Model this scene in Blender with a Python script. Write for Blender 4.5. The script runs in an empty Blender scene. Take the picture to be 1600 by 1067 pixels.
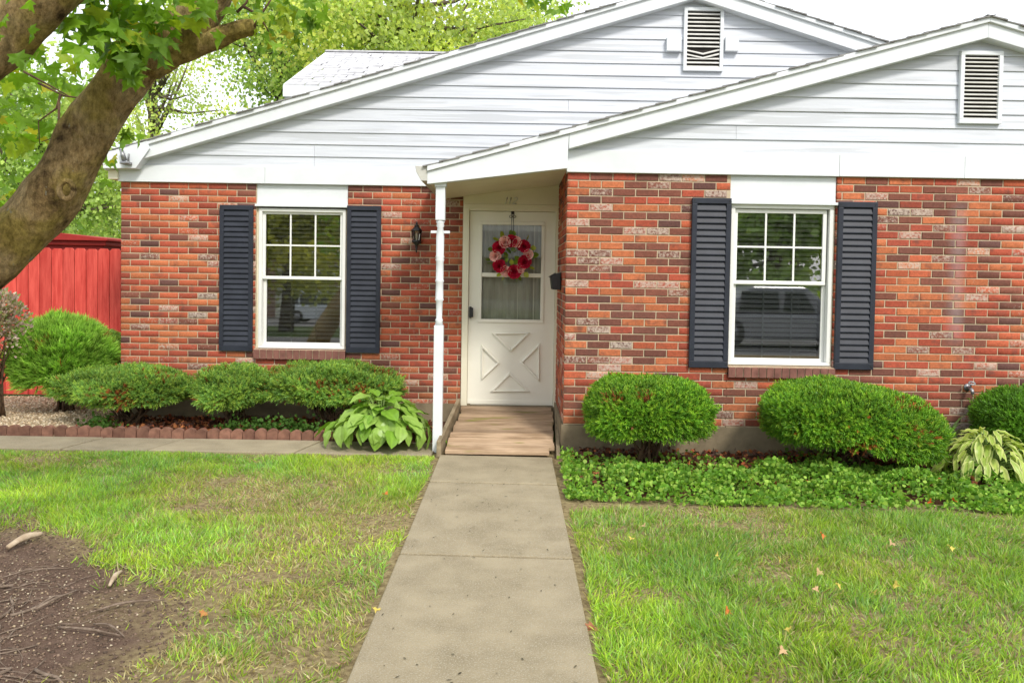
import bpy, bmesh, math, random
import numpy as np
from mathutils import Vector, Matrix
rnd = random.Random(7)
RS = np.random.RandomState(11)
S = bpy.context.scene
col = S.collection

# ------------------------------------------------------------------ camera
PITCH, ROLL, LENS = math.radians(1.7), math.radians(0.92), 29.25
SHX, SHY, EYE = -0.0016, -0.0393, 1.55
cam_d = bpy.data.cameras.new('camera')
cam = bpy.data.objects.new('camera', cam_d)
col.objects.link(cam)
cam_d.lens = LENS; cam_d.sensor_width = 36; cam_d.shift_x = SHX; cam_d.shift_y = SHY
cam_d.clip_end = 2000; cam_d.clip_start = 0.05
CM = Matrix.Translation((0, 0, EYE)) @ Matrix.Rotation(math.pi / 2 - PITCH, 4, 'X') @ Matrix.Rotation(ROLL, 4, 'Z')
cam.matrix_world = CM
S.camera = cam

# ------------------------------------------------------------------ sky, sun, exposure
SUN_DIR = Vector((0.34, -0.70, 0.76)).normalized()
el = math.asin(SUN_DIR.z); az = math.atan2(SUN_DIR.x, SUN_DIR.y)
W = bpy.data.worlds.new('World'); S.world = W; W.use_nodes = True
wn, wl_ = W.node_tree.nodes, W.node_tree.links
bg = wn['Background']
sky = wn.new('ShaderNodeTexSky'); sky.sky_type = 'NISHITA'; sky.sun_disc = False
sky.sun_elevation = el; sky.sun_rotation = az; sky.dust_density = 3.0; sky.air_density = 1.0
mixw = wn.new('ShaderNodeMixRGB'); mixw.inputs['Fac'].default_value = 0.8
mixw.inputs['Color2'].default_value = (9.0, 9.25, 9.6, 1)       # thin bright cloud cover
wl_.new(sky.outputs['Color'], mixw.inputs['Color1'])
wl_.new(mixw.outputs['Color'], bg.inputs['Color'])
bg.inputs['Strength'].default_value = 0.09
sun_d = bpy.data.lights.new('sun', 'SUN'); sun_d.energy = 1.5; sun_d.angle = math.radians(10)
sun_d.color = (1.0, 0.95, 0.86)
sun = bpy.data.objects.new('sun', sun_d); col.objects.link(sun)
sun.rotation_euler = SUN_DIR.to_track_quat('Z', 'Y').to_euler()
S.view_settings.view_transform = 'Standard'; S.view_settings.look = 'None'
S.view_settings.exposure = 1.02; S.view_settings.gamma = 1.0

# ------------------------------------------------------------------ pixel helpers (photo is 1600x1067)
R3 = CM.to_3x3()
def ray(px, py):
    d = Vector(((px - 800) / 1600 + SHX, (533.5 - py) / 1600 + SHY, -LENS / 36))
    return R3 @ d
def at(px, py, Y):
    d = ray(px, py); t = Y / d.y
    return (d.x * t, EYE + d.z * t)
def gnd(px, py, z=0.0):
    d = ray(px, py); t = (z - EYE) / d.z
    return (d.x * t, d.y * t)

# ------------------------------------------------------------------ object helpers
WL = {}
def tag(o, label=None, cat=None, group=None, kind=None):
    if label: o['label'] = label
    if cat: o['category'] = cat
    if group: o['group'] = group
    if kind: o['kind'] = kind
    return o
def wloc(o): return WL.get(o.name, Vector((0, 0, 0))) if o else Vector((0, 0, 0))
def link(name, data, parent, loc):
    o = bpy.data.objects.new(name, data); col.objects.link(o)
    loc = Vector(loc)
    if parent: o.parent = parent
    o.location = loc - wloc(parent)
    WL[o.name] = loc
    return o
def empty(name, loc, label, cat, group=None):
    o = link(name, None, None, loc); o.empty_display_size = .1
    return tag(o, label, cat, group)

class MB:
    def __init__(s): s.v = []; s.f = []; s.smooth = False
    def add(s, vs, fs):
        n = len(s.v); s.v += [tuple(p) for p in vs]; s.f += [tuple(i + n for i in f) for f in fs]; return s
    def box(s, x0, x1, y0, y1, z0, z1):
        return s.add([(x0,y0,z0),(x1,y0,z0),(x1,y1,z0),(x0,y1,z0),(x0,y0,z1),(x1,y0,z1),(x1,y1,z1),(x0,y1,z1)],
                     [(0,3,2,1),(4,5,6,7),(0,1,5,4),(1,2,6,5),(2,3,7,6),(3,0,4,7)])
    def prism(s, pts, y0, y1):                 # polygon in XZ (counter-clockwise seen from -Y) extruded in Y
        n = len(pts)
        v = [(x, y0, z) for x, z in pts] + [(x, y1, z) for x, z in pts]
        f = [tuple(range(n)), tuple(range(2*n-1, n-1, -1))] + [(i, i+n, (i+1) % n + n, (i+1) % n) for i in range(n)]
        return s.add(v, f)
    def slab(s, pts, z0, z1):                  # polygon in XY extruded in Z
        n = len(pts)
        v = [(x, y, z0) for x, y in pts] + [(x, y, z1) for x, y in pts]
        f = [tuple(range(n-1, -1, -1)), tuple(range(n, 2*n))] + [(i, (i+1) % n, (i+1) % n + n, i+n) for i in range(n)]
        return s.add(v, f)
    def tube(s, pts, rad, n=8, cap=True):
        pts = [Vector(p) for p in pts]
        if not hasattr(rad, '__len__'): rad = [rad] * len(pts)
        rings = []; up = None
        for i, p in enumerate(pts):
            a = pts[max(i-1, 0)]; b = pts[min(i+1, len(pts)-1)]
            d = (b - a).normalized()
            if up is None:
                up = Vector((0, 0, 1)) if abs(d.z) < .9 else Vector((1, 0, 0))
            u = d.cross(up).normalized(); w = u.cross(d).normalized(); up = w
            rings.append([p + (u * math.cos(t) + w * math.sin(t)) * rad[i] for t in [2*math.pi*k/n for k in range(n)]])
        v = [q for r in rings for q in r]; f = []
        for i in range(len(pts)-1):
            for k in range(n):
                f.append((i*n+k, i*n+(k+1) % n, (i+1)*n+(k+1) % n, (i+1)*n+k))
        if cap: f += [tuple(range(n-1, -1, -1)), tuple((len(pts)-1)*n+k for k in range(n))]
        s.smooth = True
        return s.add(v, f)
    def lathe(s, cx, cy, prof, n=12):          # profile [(r,z)] about a vertical axis
        v = []; f = []
        for r, z in prof:
            v += [(cx + r*math.cos(2*math.pi*k/n), cy + r*math.sin(2*math.pi*k/n), z) for k in range(n)]
        for i in range(len(prof)-1):
            for k in range(n):
                f.append((i*n+k, i*n+(k+1) % n, (i+1)*n+(k+1) % n, (i+1)*n+k))
        f += [tuple(range(n-1, -1, -1)), tuple((len(prof)-1)*n+k for k in range(n))]
        return s.add(v, f)
    def mesh(s, name, m, org=(0, 0, 0)):
        o = Vector(org)
        me = bpy.data.meshes.new(name)
        me.from_pydata([(x-o.x, y-o.y, z-o.z) for x, y, z in s.v], [], s.f)
        if m: me.materials.append(m)
        if s.smooth:
            for p in me.polygons: p.use_smooth = True
        me.update()
        return me
    def build(s, name, m, parent=None, loc=None, bevel=0):
        loc = Vector(loc) if loc is not None else wloc(parent)
        o = link(name, s.mesh(name, m, loc), parent, loc)
        if bevel:
            b = o.modifiers.new('bevel', 'BEVEL'); b.width = bevel; b.segments = 2; b.limit_method = 'ANGLE'
        return o

def np_obj(name, V, F, C, m, parent=None, loc=(0, 0, 0), smooth=False):
    loc = Vector(loc)
    me = bpy.data.meshes.new(name)
    V = np.asarray(V, dtype=np.float32) - np.array(loc, dtype=np.float32)
    n, k = len(V), F.shape[1]
    me.vertices.add(n); me.vertices.foreach_set('co', V.ravel())
    me.loops.add(F.size); me.loops.foreach_set('vertex_index', F.astype(np.int32).ravel())
    me.polygons.add(len(F)); me.polygons.foreach_set('loop_start', np.arange(len(F), dtype=np.int32) * k)
    if smooth: me.polygons.foreach_set('use_smooth', np.ones(len(F), dtype=bool))
    me.update(calc_edges=True)
    if C is not None:
        a = me.color_attributes.new('col', 'FLOAT_COLOR', 'POINT')
        rgba = np.ones((n, 4), dtype=np.float32); rgba[:, :3] = C[:, :3]
        if C.shape[1] > 3: rgba[:, 3] = C[:, 3]
        a.data.foreach_set('color', rgba.ravel())
    me.materials.append(m)
    return link(name, me, parent, loc)

def frames(D, spin):
    """rotation matrices whose local z is D, spun by spin"""
    D = D / np.linalg.norm(D, axis=1, keepdims=True)
    ref = np.where(np.abs(D[:, 2:3]) < .95, np.array([[0, 0, 1.]]), np.array([[1., 0, 0]]))
    U = np.cross(ref, D); U /= np.linalg.norm(U, axis=1, keepdims=True)
    V = np.cross(D, U)
    c, s = np.cos(spin)[:, None], np.sin(spin)[:, None]
    return np.stack([U*c + V*s, V*c - U*s, D], axis=2)       # columns
def scatter(TV, TF, P, R, Sc, C, TC=None):
    TV = np.asarray(TV, float); TF = np.asarray(TF)
    k = len(TV); n = len(P)
    if Sc.ndim == 1: Sc = np.repeat(Sc[:, None], 3, 1)
    L = TV[None] * Sc[:, None, :]
    V = np.einsum('nij,nkj->nki', R, L) + P[:, None, :]
    F = (TF[None] + (np.arange(n) * k)[:, None, None]).reshape(-1, TF.shape[1])
    Cc = np.repeat(C[:, None, :], k, 1)
    if TC is not None: Cc = Cc * np.asarray(TC)[None, :, None]
    return V.reshape(-1, 3), F, Cc.reshape(-1, C.shape[1])
_lat = RS.rand(64, 64)
def vnoise(x, y, sc, ox=0.0):
    x = np.asarray(x) * sc + 13.7 + ox; y = np.asarray(y) * sc + 5.3 + ox * 1.7
    i, j = np.floor(x).astype(int), np.floor(y).astype(int); a, b = x - i, y - j
    a = a*a*(3-2*a); b = b*b*(3-2*b)
    g = lambda p, q: _lat[p % 64, q % 64]
    return (g(i,j)*(1-a)+g(i+1,j)*a)*(1-b) + (g(i,j+1)*(1-a)+g(i+1,j+1)*a)*b

# ------------------------------------------------------------------ materials
def base(name):
    m = bpy.data.materials.new(name); m.use_nodes = True
    n, l = m.node_tree.nodes, m.node_tree.links
    return m, n, l, n['Principled BSDF']
def posmap(n, l, sc):
    g = n.new('ShaderNodeNewGeometry'); mp = n.new('ShaderNodeMapping')
    mp.inputs['Scale'].default_value = sc if hasattr(sc, '__len__') else (sc, sc, sc)
    l.new(g.outputs['Position'], mp.inputs['Vector']); return mp.outputs['Vector']
def noise(n, l, vec, scale, detail=4, rough=.6):
    t = n.new('ShaderNodeTexNoise'); t.inputs['Scale'].default_value = scale
    t.inputs['Detail'].default_value = detail; t.inputs['Roughness'].default_value = rough
    l.new(vec, t.inputs['Vector']); return t.outputs['Fac']
def ramp(n, l, fac, stops):
    r = n.new('ShaderNodeValToRGB'); e = r.color_ramp.elements
    while len(e) < len(stops): e.new(0.5)
    for i, (p, c) in enumerate(stops):
        e[i].position = p; e[i].color = (*c, 1) if len(c) == 3 else c
    l.new(fac, r.inputs['Fac']); return r.outputs['Color']
def mix(n, l, fac, a, b, mode='MIX'):
    x = n.new('ShaderNodeMixRGB'); x.blend_type = mode
    for k, v in (('Fac', fac), ('Color1', a), ('Color2', b)):
        if isinstance(v, (int, float)): x.inputs[k].default_value = v
        elif isinstance(v, tuple): x.inputs[k].default_value = (*v, 1)
        else: l.new(v, x.inputs[k])
    return x.outputs['Color']
def bump(n, l, b, h, strength, dist=.01):
    x = n.new('ShaderNodeBump'); x.inputs['Strength'].default_value = strength; x.inputs['Distance'].default_value = dist
    l.new(h, x.inputs['Height']); l.new(x.outputs['Normal'], b.inputs['Normal'])
def pm(name, c1, c2, scale=6, rough=.6, bmp=.2, bscale=60, spec=.3, stretch=1, speck=None, metal=0, lo=.35, hi=.65, orand=0):
    m, n, l, b = base(name)
    v = posmap(n, l, stretch)
    c = ramp(n, l, noise(n, l, v, scale), [(lo, c1), (hi, c2)])
    if speck:
        sc, colr, th = speck
        f = ramp(n, l, noise(n, l, v, sc, 2), [(th, (0, 0, 0)), (min(th + .06, 1), (1, 1, 1))])
        c = mix(n, l, f, c, colr)
    if orand:
        oi = n.new('ShaderNodeObjectInfo')
        c = mix(n, l, 1.0, c, ramp(n, l, oi.outputs['Random'], [(0, (1-orand,)*3), (1, (1+orand,)*3)]), 'MULTIPLY')
    l.new(c, b.inputs['Base Color'])
    b.inputs['Roughness'].default_value = rough; b.inputs['Specular IOR Level'].default_value = spec
    b.inputs['Metallic'].default_value = metal
    if bmp: bump(n, l, b, noise(n, l, v, bscale, 5), bmp)
    return m
def attr_mat(name, rough=.5, trans=0.0, var=.25, scale=30, spec=.3, tint=(1.15, 1.25, .55)):
    m, n, l, b = base(name)
    a = n.new('ShaderNodeAttribute'); a.attribute_name = 'col'
    v = posmap(n, l, 1)
    f = ramp(n, l, noise(n, l, v, scale, 3), [(.25, (1-var,)*3), (.75, (1+var,)*3)])
    c = mix(n, l, 1.0, a.outputs['Color'], f, 'MULTIPLY')
    l.new(c, b.inputs['Base Color'])
    b.inputs['Roughness'].default_value = rough; b.inputs['Specular IOR Level'].default_value = spec
    if trans:
        t = n.new('ShaderNodeBsdfTranslucent')
        l.new(mix(n, l, 1.0, c, tint, 'MULTIPLY'), t.inputs['Color'])
        x = n.new('ShaderNodeMixShader'); x.inputs['Fac'].default_value = trans
        l.new(b.outputs['BSDF'], x.inputs[1]); l.new(t.outputs['BSDF'], x.inputs[2])
        l.new(x.outputs['Shader'], n['Material Output'].inputs['Surface'])
    return m

M = {}
def brick_mat():
    m, n, l, b = base('brick')
    a = n.new('ShaderNodeAttribute'); a.attribute_name = 'col'
    v = posmap(n, l, 1)
    f = ramp(n, l, noise(n, l, v, 60, 5, .7), [(.3, (.72,)*3), (.7, (1.25,)*3)])
    c = mix(n, l, 1.0, a.outputs['Color'], f, 'MULTIPLY')
    fl = ramp(n, l, noise(n, l, v, 9, 3), [(.55, (0, 0, 0)), (.72, (.7,)*3)])      # kiln flashing runs over brick halves
    c = mix(n, l, fl, c, (.13, .058, .045))
    w = noise(n, l, v, 55, 5, .75)                               # old whitewash left in blotches
    mm = n.new('ShaderNodeMath'); mm.operation = 'MULTIPLY_ADD'
    l.new(a.outputs['Alpha'], mm.inputs[0]); mm.inputs[1].default_value = .34; l.new(w, mm.inputs[2])
    wf = ramp(n, l, mm.outputs[0], [(.69, (0, 0, 0)), (.86, (.8,)*3)])
    c = mix(n, l, wf, c, (.52, .43, .36))
    sx = n.new('ShaderNodeSeparateXYZ'); l.new(v, sx.inputs[0])               # grey run-off streak right of the window
    def rng(o, a, b, lo, hi):
        q = n.new('ShaderNodeMapRange'); q.interpolation_type = 'SMOOTHSTEP'; l.new(o, q.inputs['Value'])
        for k, x in (('From Min', a), ('From Max', b), ('To Min', lo), ('To Max', hi)): q.inputs[k].default_value = x
        return q.outputs['Result']
    xs_ = at(1497, 430, 7.39)[0]; zt_, zb_ = at(1497, 330, 7.39)[1], at(1497, 530, 7.39)[1]
    st = mix(n, l, 1.0, mix(n, l, 1.0, rng(sx.outputs['X'], xs_-.13, xs_, 0, .3), rng(sx.outputs['X'], xs_, xs_+.10, 1, 0), 'MULTIPLY'), mix(n, l, 1.0, rng(sx.outputs['Z'], zb_-.1, zb_+.1, 0, 1), rng(sx.outputs['Z'], zt_-.1, zt_+.15, 1, 0), 'MULTIPLY'), 'MULTIPLY')
    c = mix(n, l, st, c, (.36, .34, .36))
    gr = mix(n, l, 1.0, rng(sx.outputs['Z'], .25, .8, .45, 0), noise(n, l, v, 5, 5), 'MULTIPLY')   # splash dirt low on the wall
    c = mix(n, l, gr, c, (.14, .10, .06))
    l.new(c, b.inputs['Base Color']); b.inputs['Roughness'].default_value = .8
    b.inputs['Specular IOR Level'].default_value = .2
    bump(n, l, b, noise(n, l, posmap(n, l, (1, 1, 1)), 120, 4), .35, .004)
    return m
M['brick'] = brick_mat()
M['mortar'] = pm('mortar', (.44, .35, .24), (.54, .44, .31), 10, .9, .3, 150)
M['sillbrick'] = pm('sill_brick', (.16, .07, .055), (.25, .11, .085), 12, .8, .3, 100)
M['concrete'] = pm('concrete', (.26, .217, .14), (.355, .298, .197), 3.5, .9, .8, 120, .15, speck=(140, (.37, .33, .25), .55), orand=.06)
M['found'] = pm('foundation_concrete', (.17, .135, .085), (.28, .225, .145), 4, .9, .3, 60)
M['siding'] = pm('white_siding', (.55, .575, .635), (.63, .655, .71), 3, .5, .12, 30, .3, stretch=(.6, 1, 14), orand=.03, speck=(1.3, (.50, .52, .56), .56))
M['white'] = pm('white_paint', (.66, .69, .72), (.72, .75, .78), 3, .45, .03, 40)
M['cream'] = pm('cream_paint', (.72, .68, .53), (.78, .74, .59), 3, .5, .05, 60)
M['doorwhite'] = pm('door_enamel', (.78, .76, .67), (.82, .80, .71), 3, .4, .03, 60)
M['gutter'] = pm('gutter_aluminium', (.45, .44, .41), (.55, .54, .50), 5, .4, .03, 60)
M['shutter'] = pm('shutter_paint', (.018, .021, .032), (.026, .03, .044), 6, .5, .08, 90)
M['black'] = pm('black_metal', (.008, .008, .009), (.016, .016, .017), 10, .4, .05, 90, .5)
M['steel'] = pm('grey_steel', (.2, .2, .21), (.34, .34, .35), 20, .4, .1, 90, .5, metal=.7)
M['frame'] = pm('vinyl_frame', (.74, .74, .72), (.80, .80, .78), 3, .4, .02, 50)
M['blind'] = pm('blind_slat', (.86, .85, .82), (.90, .89, .86), 5, .5, .02, 50)
M['room'] = pm('room_wall', (.52, .48, .40), (.60, .56, .48), 2, .9, 0)
M['curtain'] = pm('curtain', (.42, .41, .36), (.56, .55, .49), 3, .9, .3, 12, stretch=(5, 1, .4))
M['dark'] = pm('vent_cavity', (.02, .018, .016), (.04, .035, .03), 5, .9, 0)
M['vent'] = pm('vent_louver', (.58, .57, .54), (.70, .69, .66), 8, .5, .05, 60)
M['shingle'] = pm('roof_shingle', (.42, .42, .44), (.56, .56, .58), 9, .95, .4, 120, .1)
M['shingle_edge'] = pm('dark_shingle', (.20, .195, .19), (.30, .295, .29), 14, .95, .4, 120, .1)
M['fence'] = pm('red_fence_paint', (.46, .04, .03), (.64, .09, .068), 5, .6, .5, 26, .3, stretch=(5, 5, .5), orand=.10)
M['shed'] = pm('red_shed_paint', (.26, .016, .013), (.34, .025, .02), 3, .6, .2, 26)
M['edging'] = pm('edging_block', (.15, .072, .05), (.25, .125, .085), 14, .9, .4, 130, orand=.22)
M['ramp'] = pm('weathered_board', (.28, .19, .115), (.48, .345, .23), 3.2, .8, .4, 20, .2, stretch=(.8, 3, 3), speck=(2.2, (.24, .21, .07), .60), orand=.25)
M['ramp2'] = pm('grey_weathered_board', (.20, .16, .10), (.36, .29, .19), 4, .85, .35, 20, .15, stretch=(3, .8, 3))
def bark_mat():
    m, n, l, b = base('maple_bark')
    v = posmap(n, l, 1)
    c = ramp(n, l, noise(n, l, v, 7, 6, .7), [(.32, (.11, .07, .034)), (.46, (.42, .29, .13)), (.66, (.62, .47, .25))])
    g = ramp(n, l, noise(n, l, v, 4.2, 3), [(.5, (0, 0, 0)), (.62, (.75,)*3)])
    fi = ramp(n, l, noise(n, l, posmap(n, l, (1, 1, .5)), 48, 6, .75), [(.35, (.45,)*3), (.62, (1.25,)*3)])
    c = mix(n, l, 1.0, mix(n, l, g, c, (.46, .36, .09)), fi, 'MULTIPLY')
    li = ramp(n, l, noise(n, l, v, 9, 4, .7), [(.66, (0, 0, 0)), (.70, (1, 1, 1))])
    c = mix(n, l, li, c, (.38, .40, .33))
    l.new(c, b.inputs['Base Color']); b.inputs['Roughness'].default_value = .95
    b.inputs['Specular IOR Level'].default_value = .1
    bump(n, l, b, noise(n, l, posmap(n, l, (1, 1, .45)), 42, 8, .8), 1.0, .05)
    return m
M['bark'] = bark_mat()
M['stem'] = pm('woody_stem', (.06, .035, .02), (.13, .08, .045), 20, .9, .3, 90)
M['farbark'] = pm('tree_bark', (.07, .055, .04), (.14, .11, .08), 5, .95, .3, 30)
M['grass'] = attr_mat('grass_blade', .5, .4, .2, 6)
M['leaf'] = attr_mat('maple_leaf', .45, .5, .2, 14)
M['farleaf'] = attr_mat('tree_leaf', .5, .5, .25, 1.2, tint=(1.1, 1.15, .7))
M['yew'] = attr_mat('yew_needle', .5, .25, .2, 9)
M['hosta'] = attr_mat('hosta_leaf', .38, .3, .12, 25, .4)
M['cover'] = attr_mat('ground_cover_leaf', .5, .35, .25, 14, .2)
M['litter'] = attr_mat('leaf_litter', .8, .1, .25, 40)
M['petal'] = attr_mat('silk_petal', .7, .25, .2, 60, .2, tint=(1, .8, .8))
M['pebble'] = attr_mat('pebble', .8, 0, .15, 60)
M['soil'] = pm('soil', (.085, .052, .034), (.15, .098, .066), 5, .95, .6, 50, .1, speck=(60, (.23, .17, .11), .66))
def lawn_soil_mat():
    m, n, l, b = base('lawn_soil')
    v = posmap(n, l, 1)
    soil = ramp(n, l, noise(n, l, v, 7, 6, .7), [(.3, (.095, .06, .044)), (.55, (.155, .102, .075)), (.75, (.23, .16, .12))])
    soil = mix(n, l, ramp(n, l, noise(n, l, v, 95, 2), [(.64, (0, 0, 0)), (.7, (.8,)*3)]), soil, (.34, .26, .17))
    th = ramp(n, l, noise(n, l, v, 30, 5), [(.35, (.17, .125, .065)), (.65, (.36, .29, .15))])
    sub = n.new('ShaderNodeVectorMath'); sub.operation = 'DISTANCE'
    l.new(v, sub.inputs[0]); sub.inputs[1].default_value = (DC[0], DC[1], 0)
    ad = n.new('ShaderNodeMath'); ad.operation = 'MULTIPLY_ADD'; l.new(noise(n, l, v, 2.2, 5, .7), ad.inputs[0]); ad.inputs[1].default_value = 1.3; l.new(sub.outputs['Value'], ad.inputs[2])
    mr = n.new('ShaderNodeMapRange'); l.new(ad.outputs[0], mr.inputs['Value']); mr.inputs['From Min'].default_value = 2.1; mr.inputs['From Max'].default_value = 2.6
    patch = ramp(n, l, noise(n, l, v, 1.7, 5, .7), [(.30, (0, 0, 0)), (.44, (1, 1, 1))])
    f = mix(n, l, 1.0, mr.outputs['Result'], patch, 'MULTIPLY')
    l.new(mix(n, l, f, soil, th), b.inputs['Base Color']); b.inputs['Roughness'].default_value = .95; b.inputs['Specular IOR Level'].default_value = .1
    bump(n, l, b, noise(n, l, v, 45, 8, .75), .9, .02)
    return m
DC = (-3.25, 3.2)
M['lawnsoil'] = lawn_soil_mat()
M['mulch'] = pm('mulch', (.045, .022, .014), (.13, .06, .035), 22, .95, .8, 60, .1)
M['gravelbed'] = pm('gravel_bed', (.42, .32, .20), (.60, .48, .33), 60, .9, .6, 80, .1)
M['ground'] = pm('far_grass', (.05, .085, .018), (.085, .13, .03), 2, .9, .3, 30, .1)
M['asphalt'] = pm('asphalt', (.15, .145, .14), (.21, .205, .20), 6, .9, .3, 150, .2)
M['carwhite'] = pm('pale_car_paint', (.62, .66, .70), (.66, .70, .74), 1, .25, 0, spec=.5)
M['cargrey'] = pm('grey_car_paint', (.22, .23, .25), (.26, .27, .29), 1, .25, 0, spec=.5)
M['rubber'] = pm('rubber', (.015,)*3, (.03,)*3, 20, .8, .1)
M['carglass'] = pm('car_glass', (.02, .025, .03), (.03, .035, .04), 2, .05, 0, spec=.6)
def glass_mat(name, tint, ior=1.7):
    m, n, l, b = base(name); n.remove(b)
    t = n.new('ShaderNodeBsdfTransparent'); t.inputs['Color'].default_value = (*tint, 1)
    g = n.new('ShaderNodeBsdfGlossy'); g.inputs['Roughness'].default_value = 0.01
    fr = n.new('ShaderNodeFresnel'); fr.inputs['IOR'].default_value = ior
    x = n.new('ShaderNodeMixShader')
    l.new(fr.outputs[0], x.inputs['Fac']); l.new(t.outputs[0], x.inputs[1]); l.new(g.outputs[0], x.inputs[2])
    l.new(x.outputs[0], n['Material Output'].inputs['Surface'])
    return m
M['glass'] = glass_mat('window_glass', (.97, .97, .96), 2.6)
M['doorglass'] = glass_mat('door_glass', (.92, .93, .9), 1.5)
M['screen'] = glass_mat('screened_glass', (.92, .93, .94), 2.5)
M['lampglass'] = glass_mat('lamp_glass', (.8, .78, .7), 1.5)

# ------------------------------------------------------------------ the setting
YL, YR = 8.75, 7.39                      # front faces of the left wall and of the projecting right wing
def struct(name, mb, m): return tag(mb.build(name, m), kind='structure')
struct('ground', MB().box(-400, 400, -400, 400, -.5, -.05), M['ground'])
struct('parking_lot', MB().box(-60, 60, -75, -22, -.3, -.02).box(-60, 60, -11, -2.6, -.3, -.03), M['asphalt'])
struct('lawn_soil', MB().box(-9, 9, -2.5, 7.9, -.2, -.022), M['lawnsoil'])
def dirt_edge(x, y):
    d = np.hypot(np.asarray(x) - DC[0], (np.asarray(y) - DC[1]))
    return d - 1.68 - .30 * (vnoise(x, y, 2.3) - .5) - .30 * (vnoise(x, y, 5.3, 2) - .5) - .16 * (vnoise(x, y, 13, 4) - .5)
# concrete front path, slab by slab
xl0, yl0 = gnd(687, 712); xr0, yr0 = gnd(862, 712)
xl1, yl1 = gnd(541, 1066); xr1, yr1 = gnd(936, 1066)
fL = lambda y: xl0 + (xl1 - xl0) * (y - yl0) / (yl1 - yl0)
fR = lambda y: xr0 + (xr1 - xr0) * (y - yr0) / (yr1 - yr0)
YP = (yl0 + yr0) / 2
path = tag(link('front_path', MB().slab([(fL(.5)+.03, .5), (fR(.5)-.03, .5), (fR(YP)-.03, YP), (fL(YP)+.03, YP)], -.15, -.03).mesh('front_path', M['soil']), None, (0, 0, 0)), kind='structure')
cuts = [YP + .02, gnd(767, 754)[1], gnd(760, 868)[1], 2.15, .4]
for a, b in zip(cuts[1:], cuts[:-1]):
    sk = .018
    MB().slab([(fL(a), a+.018+sk), (fR(a), a+.018-sk), (fR(b), b-.018-sk), (fL(b), b-.018+sk)], -.10, rnd.uniform(-.003, .003)).build('paving_slab', M['concrete'], path, bevel=.008)
# side walk along the bed
wy0, wy1 = gnd(450, 706)[1], gnd(450, 687)[1]
walk = tag(link('side_walk', MB().box(-8, fL(wy0)-.05, wy0+.02, wy1-.02, -.15, -.03).mesh('side_walk', M['soil']), None, (0, 0, 0)), kind='structure')
xs = [-8, -6.4, gnd(133, 690)[0], gnd(262, 692)[0], gnd(485, 694)[0], fL(wy0)-.012]
for a, b in zip(xs[:-1], xs[1:]):
    MB().slab([(a+.009-.06, wy0), (b-.009-.06, wy0-.006), (b-.009+.06 if b < -1 else b-.02, wy1), (a+.069 if a > -8 else a, wy1)], -.10, rnd.uniform(-.004, .002)).build('paving_slab', M['concrete'], walk, bevel=.008)
# planting beds
struct('gravel_bed', MB().box(-8, -3.75, wy1+.02, 10.0, -.1, .008), M['gravelbed'])
struct('mulch_bed', MB().box(-3.76, -.62, wy1+.02, YL+.1, -.1, .012).slab([(.47, 5.95), (6, 5.8), (6, YR+.1), (.47, YR+.1)], -.1, -.008), M['mulch'])

# ------------------------------------------------------------------ the house
H = empty('brick_house', (0, 8.2, 0), 'single-storey red brick house with white gable siding and black shutters', 'house')
zb = .5 * (at(300, 287, YL)[1] + at(1200, 273, YR)[1])          # underside of the white frieze
XL = at(188, 450, YL)[0]                                        # left corner
XC = at(883, 450, YR)[0]                                        # corner of the right wing
XDL, XDR = at(722, 480, YL)[0], XC                              # door recess
zf = at(1000, 665, YR)[1]                                       # top of foundation
# openings
def rect(x0, y0, x1, y1, Y):
    a = at(x0, (y0+y1)/2, Y); b = at(x1, (y0+y1)/2, Y); c = at((x0+x1)/2, y0, Y); d = at((x0+x1)/2, y1, Y)
    return a[0], b[0], d[1], c[1]
WLo = rect(400, 288, 542, 546, YL); WRo = rect(1139, 272, 1304, 572, YR)
WLo = (*WLo[:3], zb); WRo = (*WRo[:3], zb)
CH, CL = .0677, .2032
REC = .007
def wall_rects(x0, x1, z0, z1, op):
    if not op: return [(x0, x1, z0, z1)]
    a, b, c, d = op
    r = [(x0, a, z0, z1), (b, x1, z0, z1), (a, b, z0, c)]
    if d < z1 - .001: r.append((a, b, d, z1))
    return r
XE = 5.6
mb = MB()
for r in wall_rects(XL, XDL, -.1, zb + .02, WLo): mb.box(r[0]+REC, r[1], YL+REC, YL+.2, r[2], r[3])
wall_l = mb.build('wall', M['mortar'], H)
mb = MB()
for r in wall_rects(XC, XE, zf, zb + .02, WRo): mb.box(r[0]+REC, r[1], YR+REC, YR+.2, r[2], r[3])
wall_r = mb.build('wall', M['mortar'], H)
wall_s = MB().box(XC+REC, XC+.2, YR+.2, YL+.2, zf, zb+.1).build('wall', M['mortar'], H)
MB().box(XC-.012, XE, YR-.012, YR+.22, -.2, zf-.004).box(XC-.012, XC+.2, YR+.22, YL+.2, -.2, zf-.004).build('foundation', M['found'], H)
MB().box(XL-.01, XDL+.1, YL-.012, YL+.22, -.2, .2).build('foundation', M['found'], H)
MB().box(XL, XL+.2, YL+.21, YL+9, -.2, zb+.1).build('side_wall', M['mortar'], H)
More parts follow.
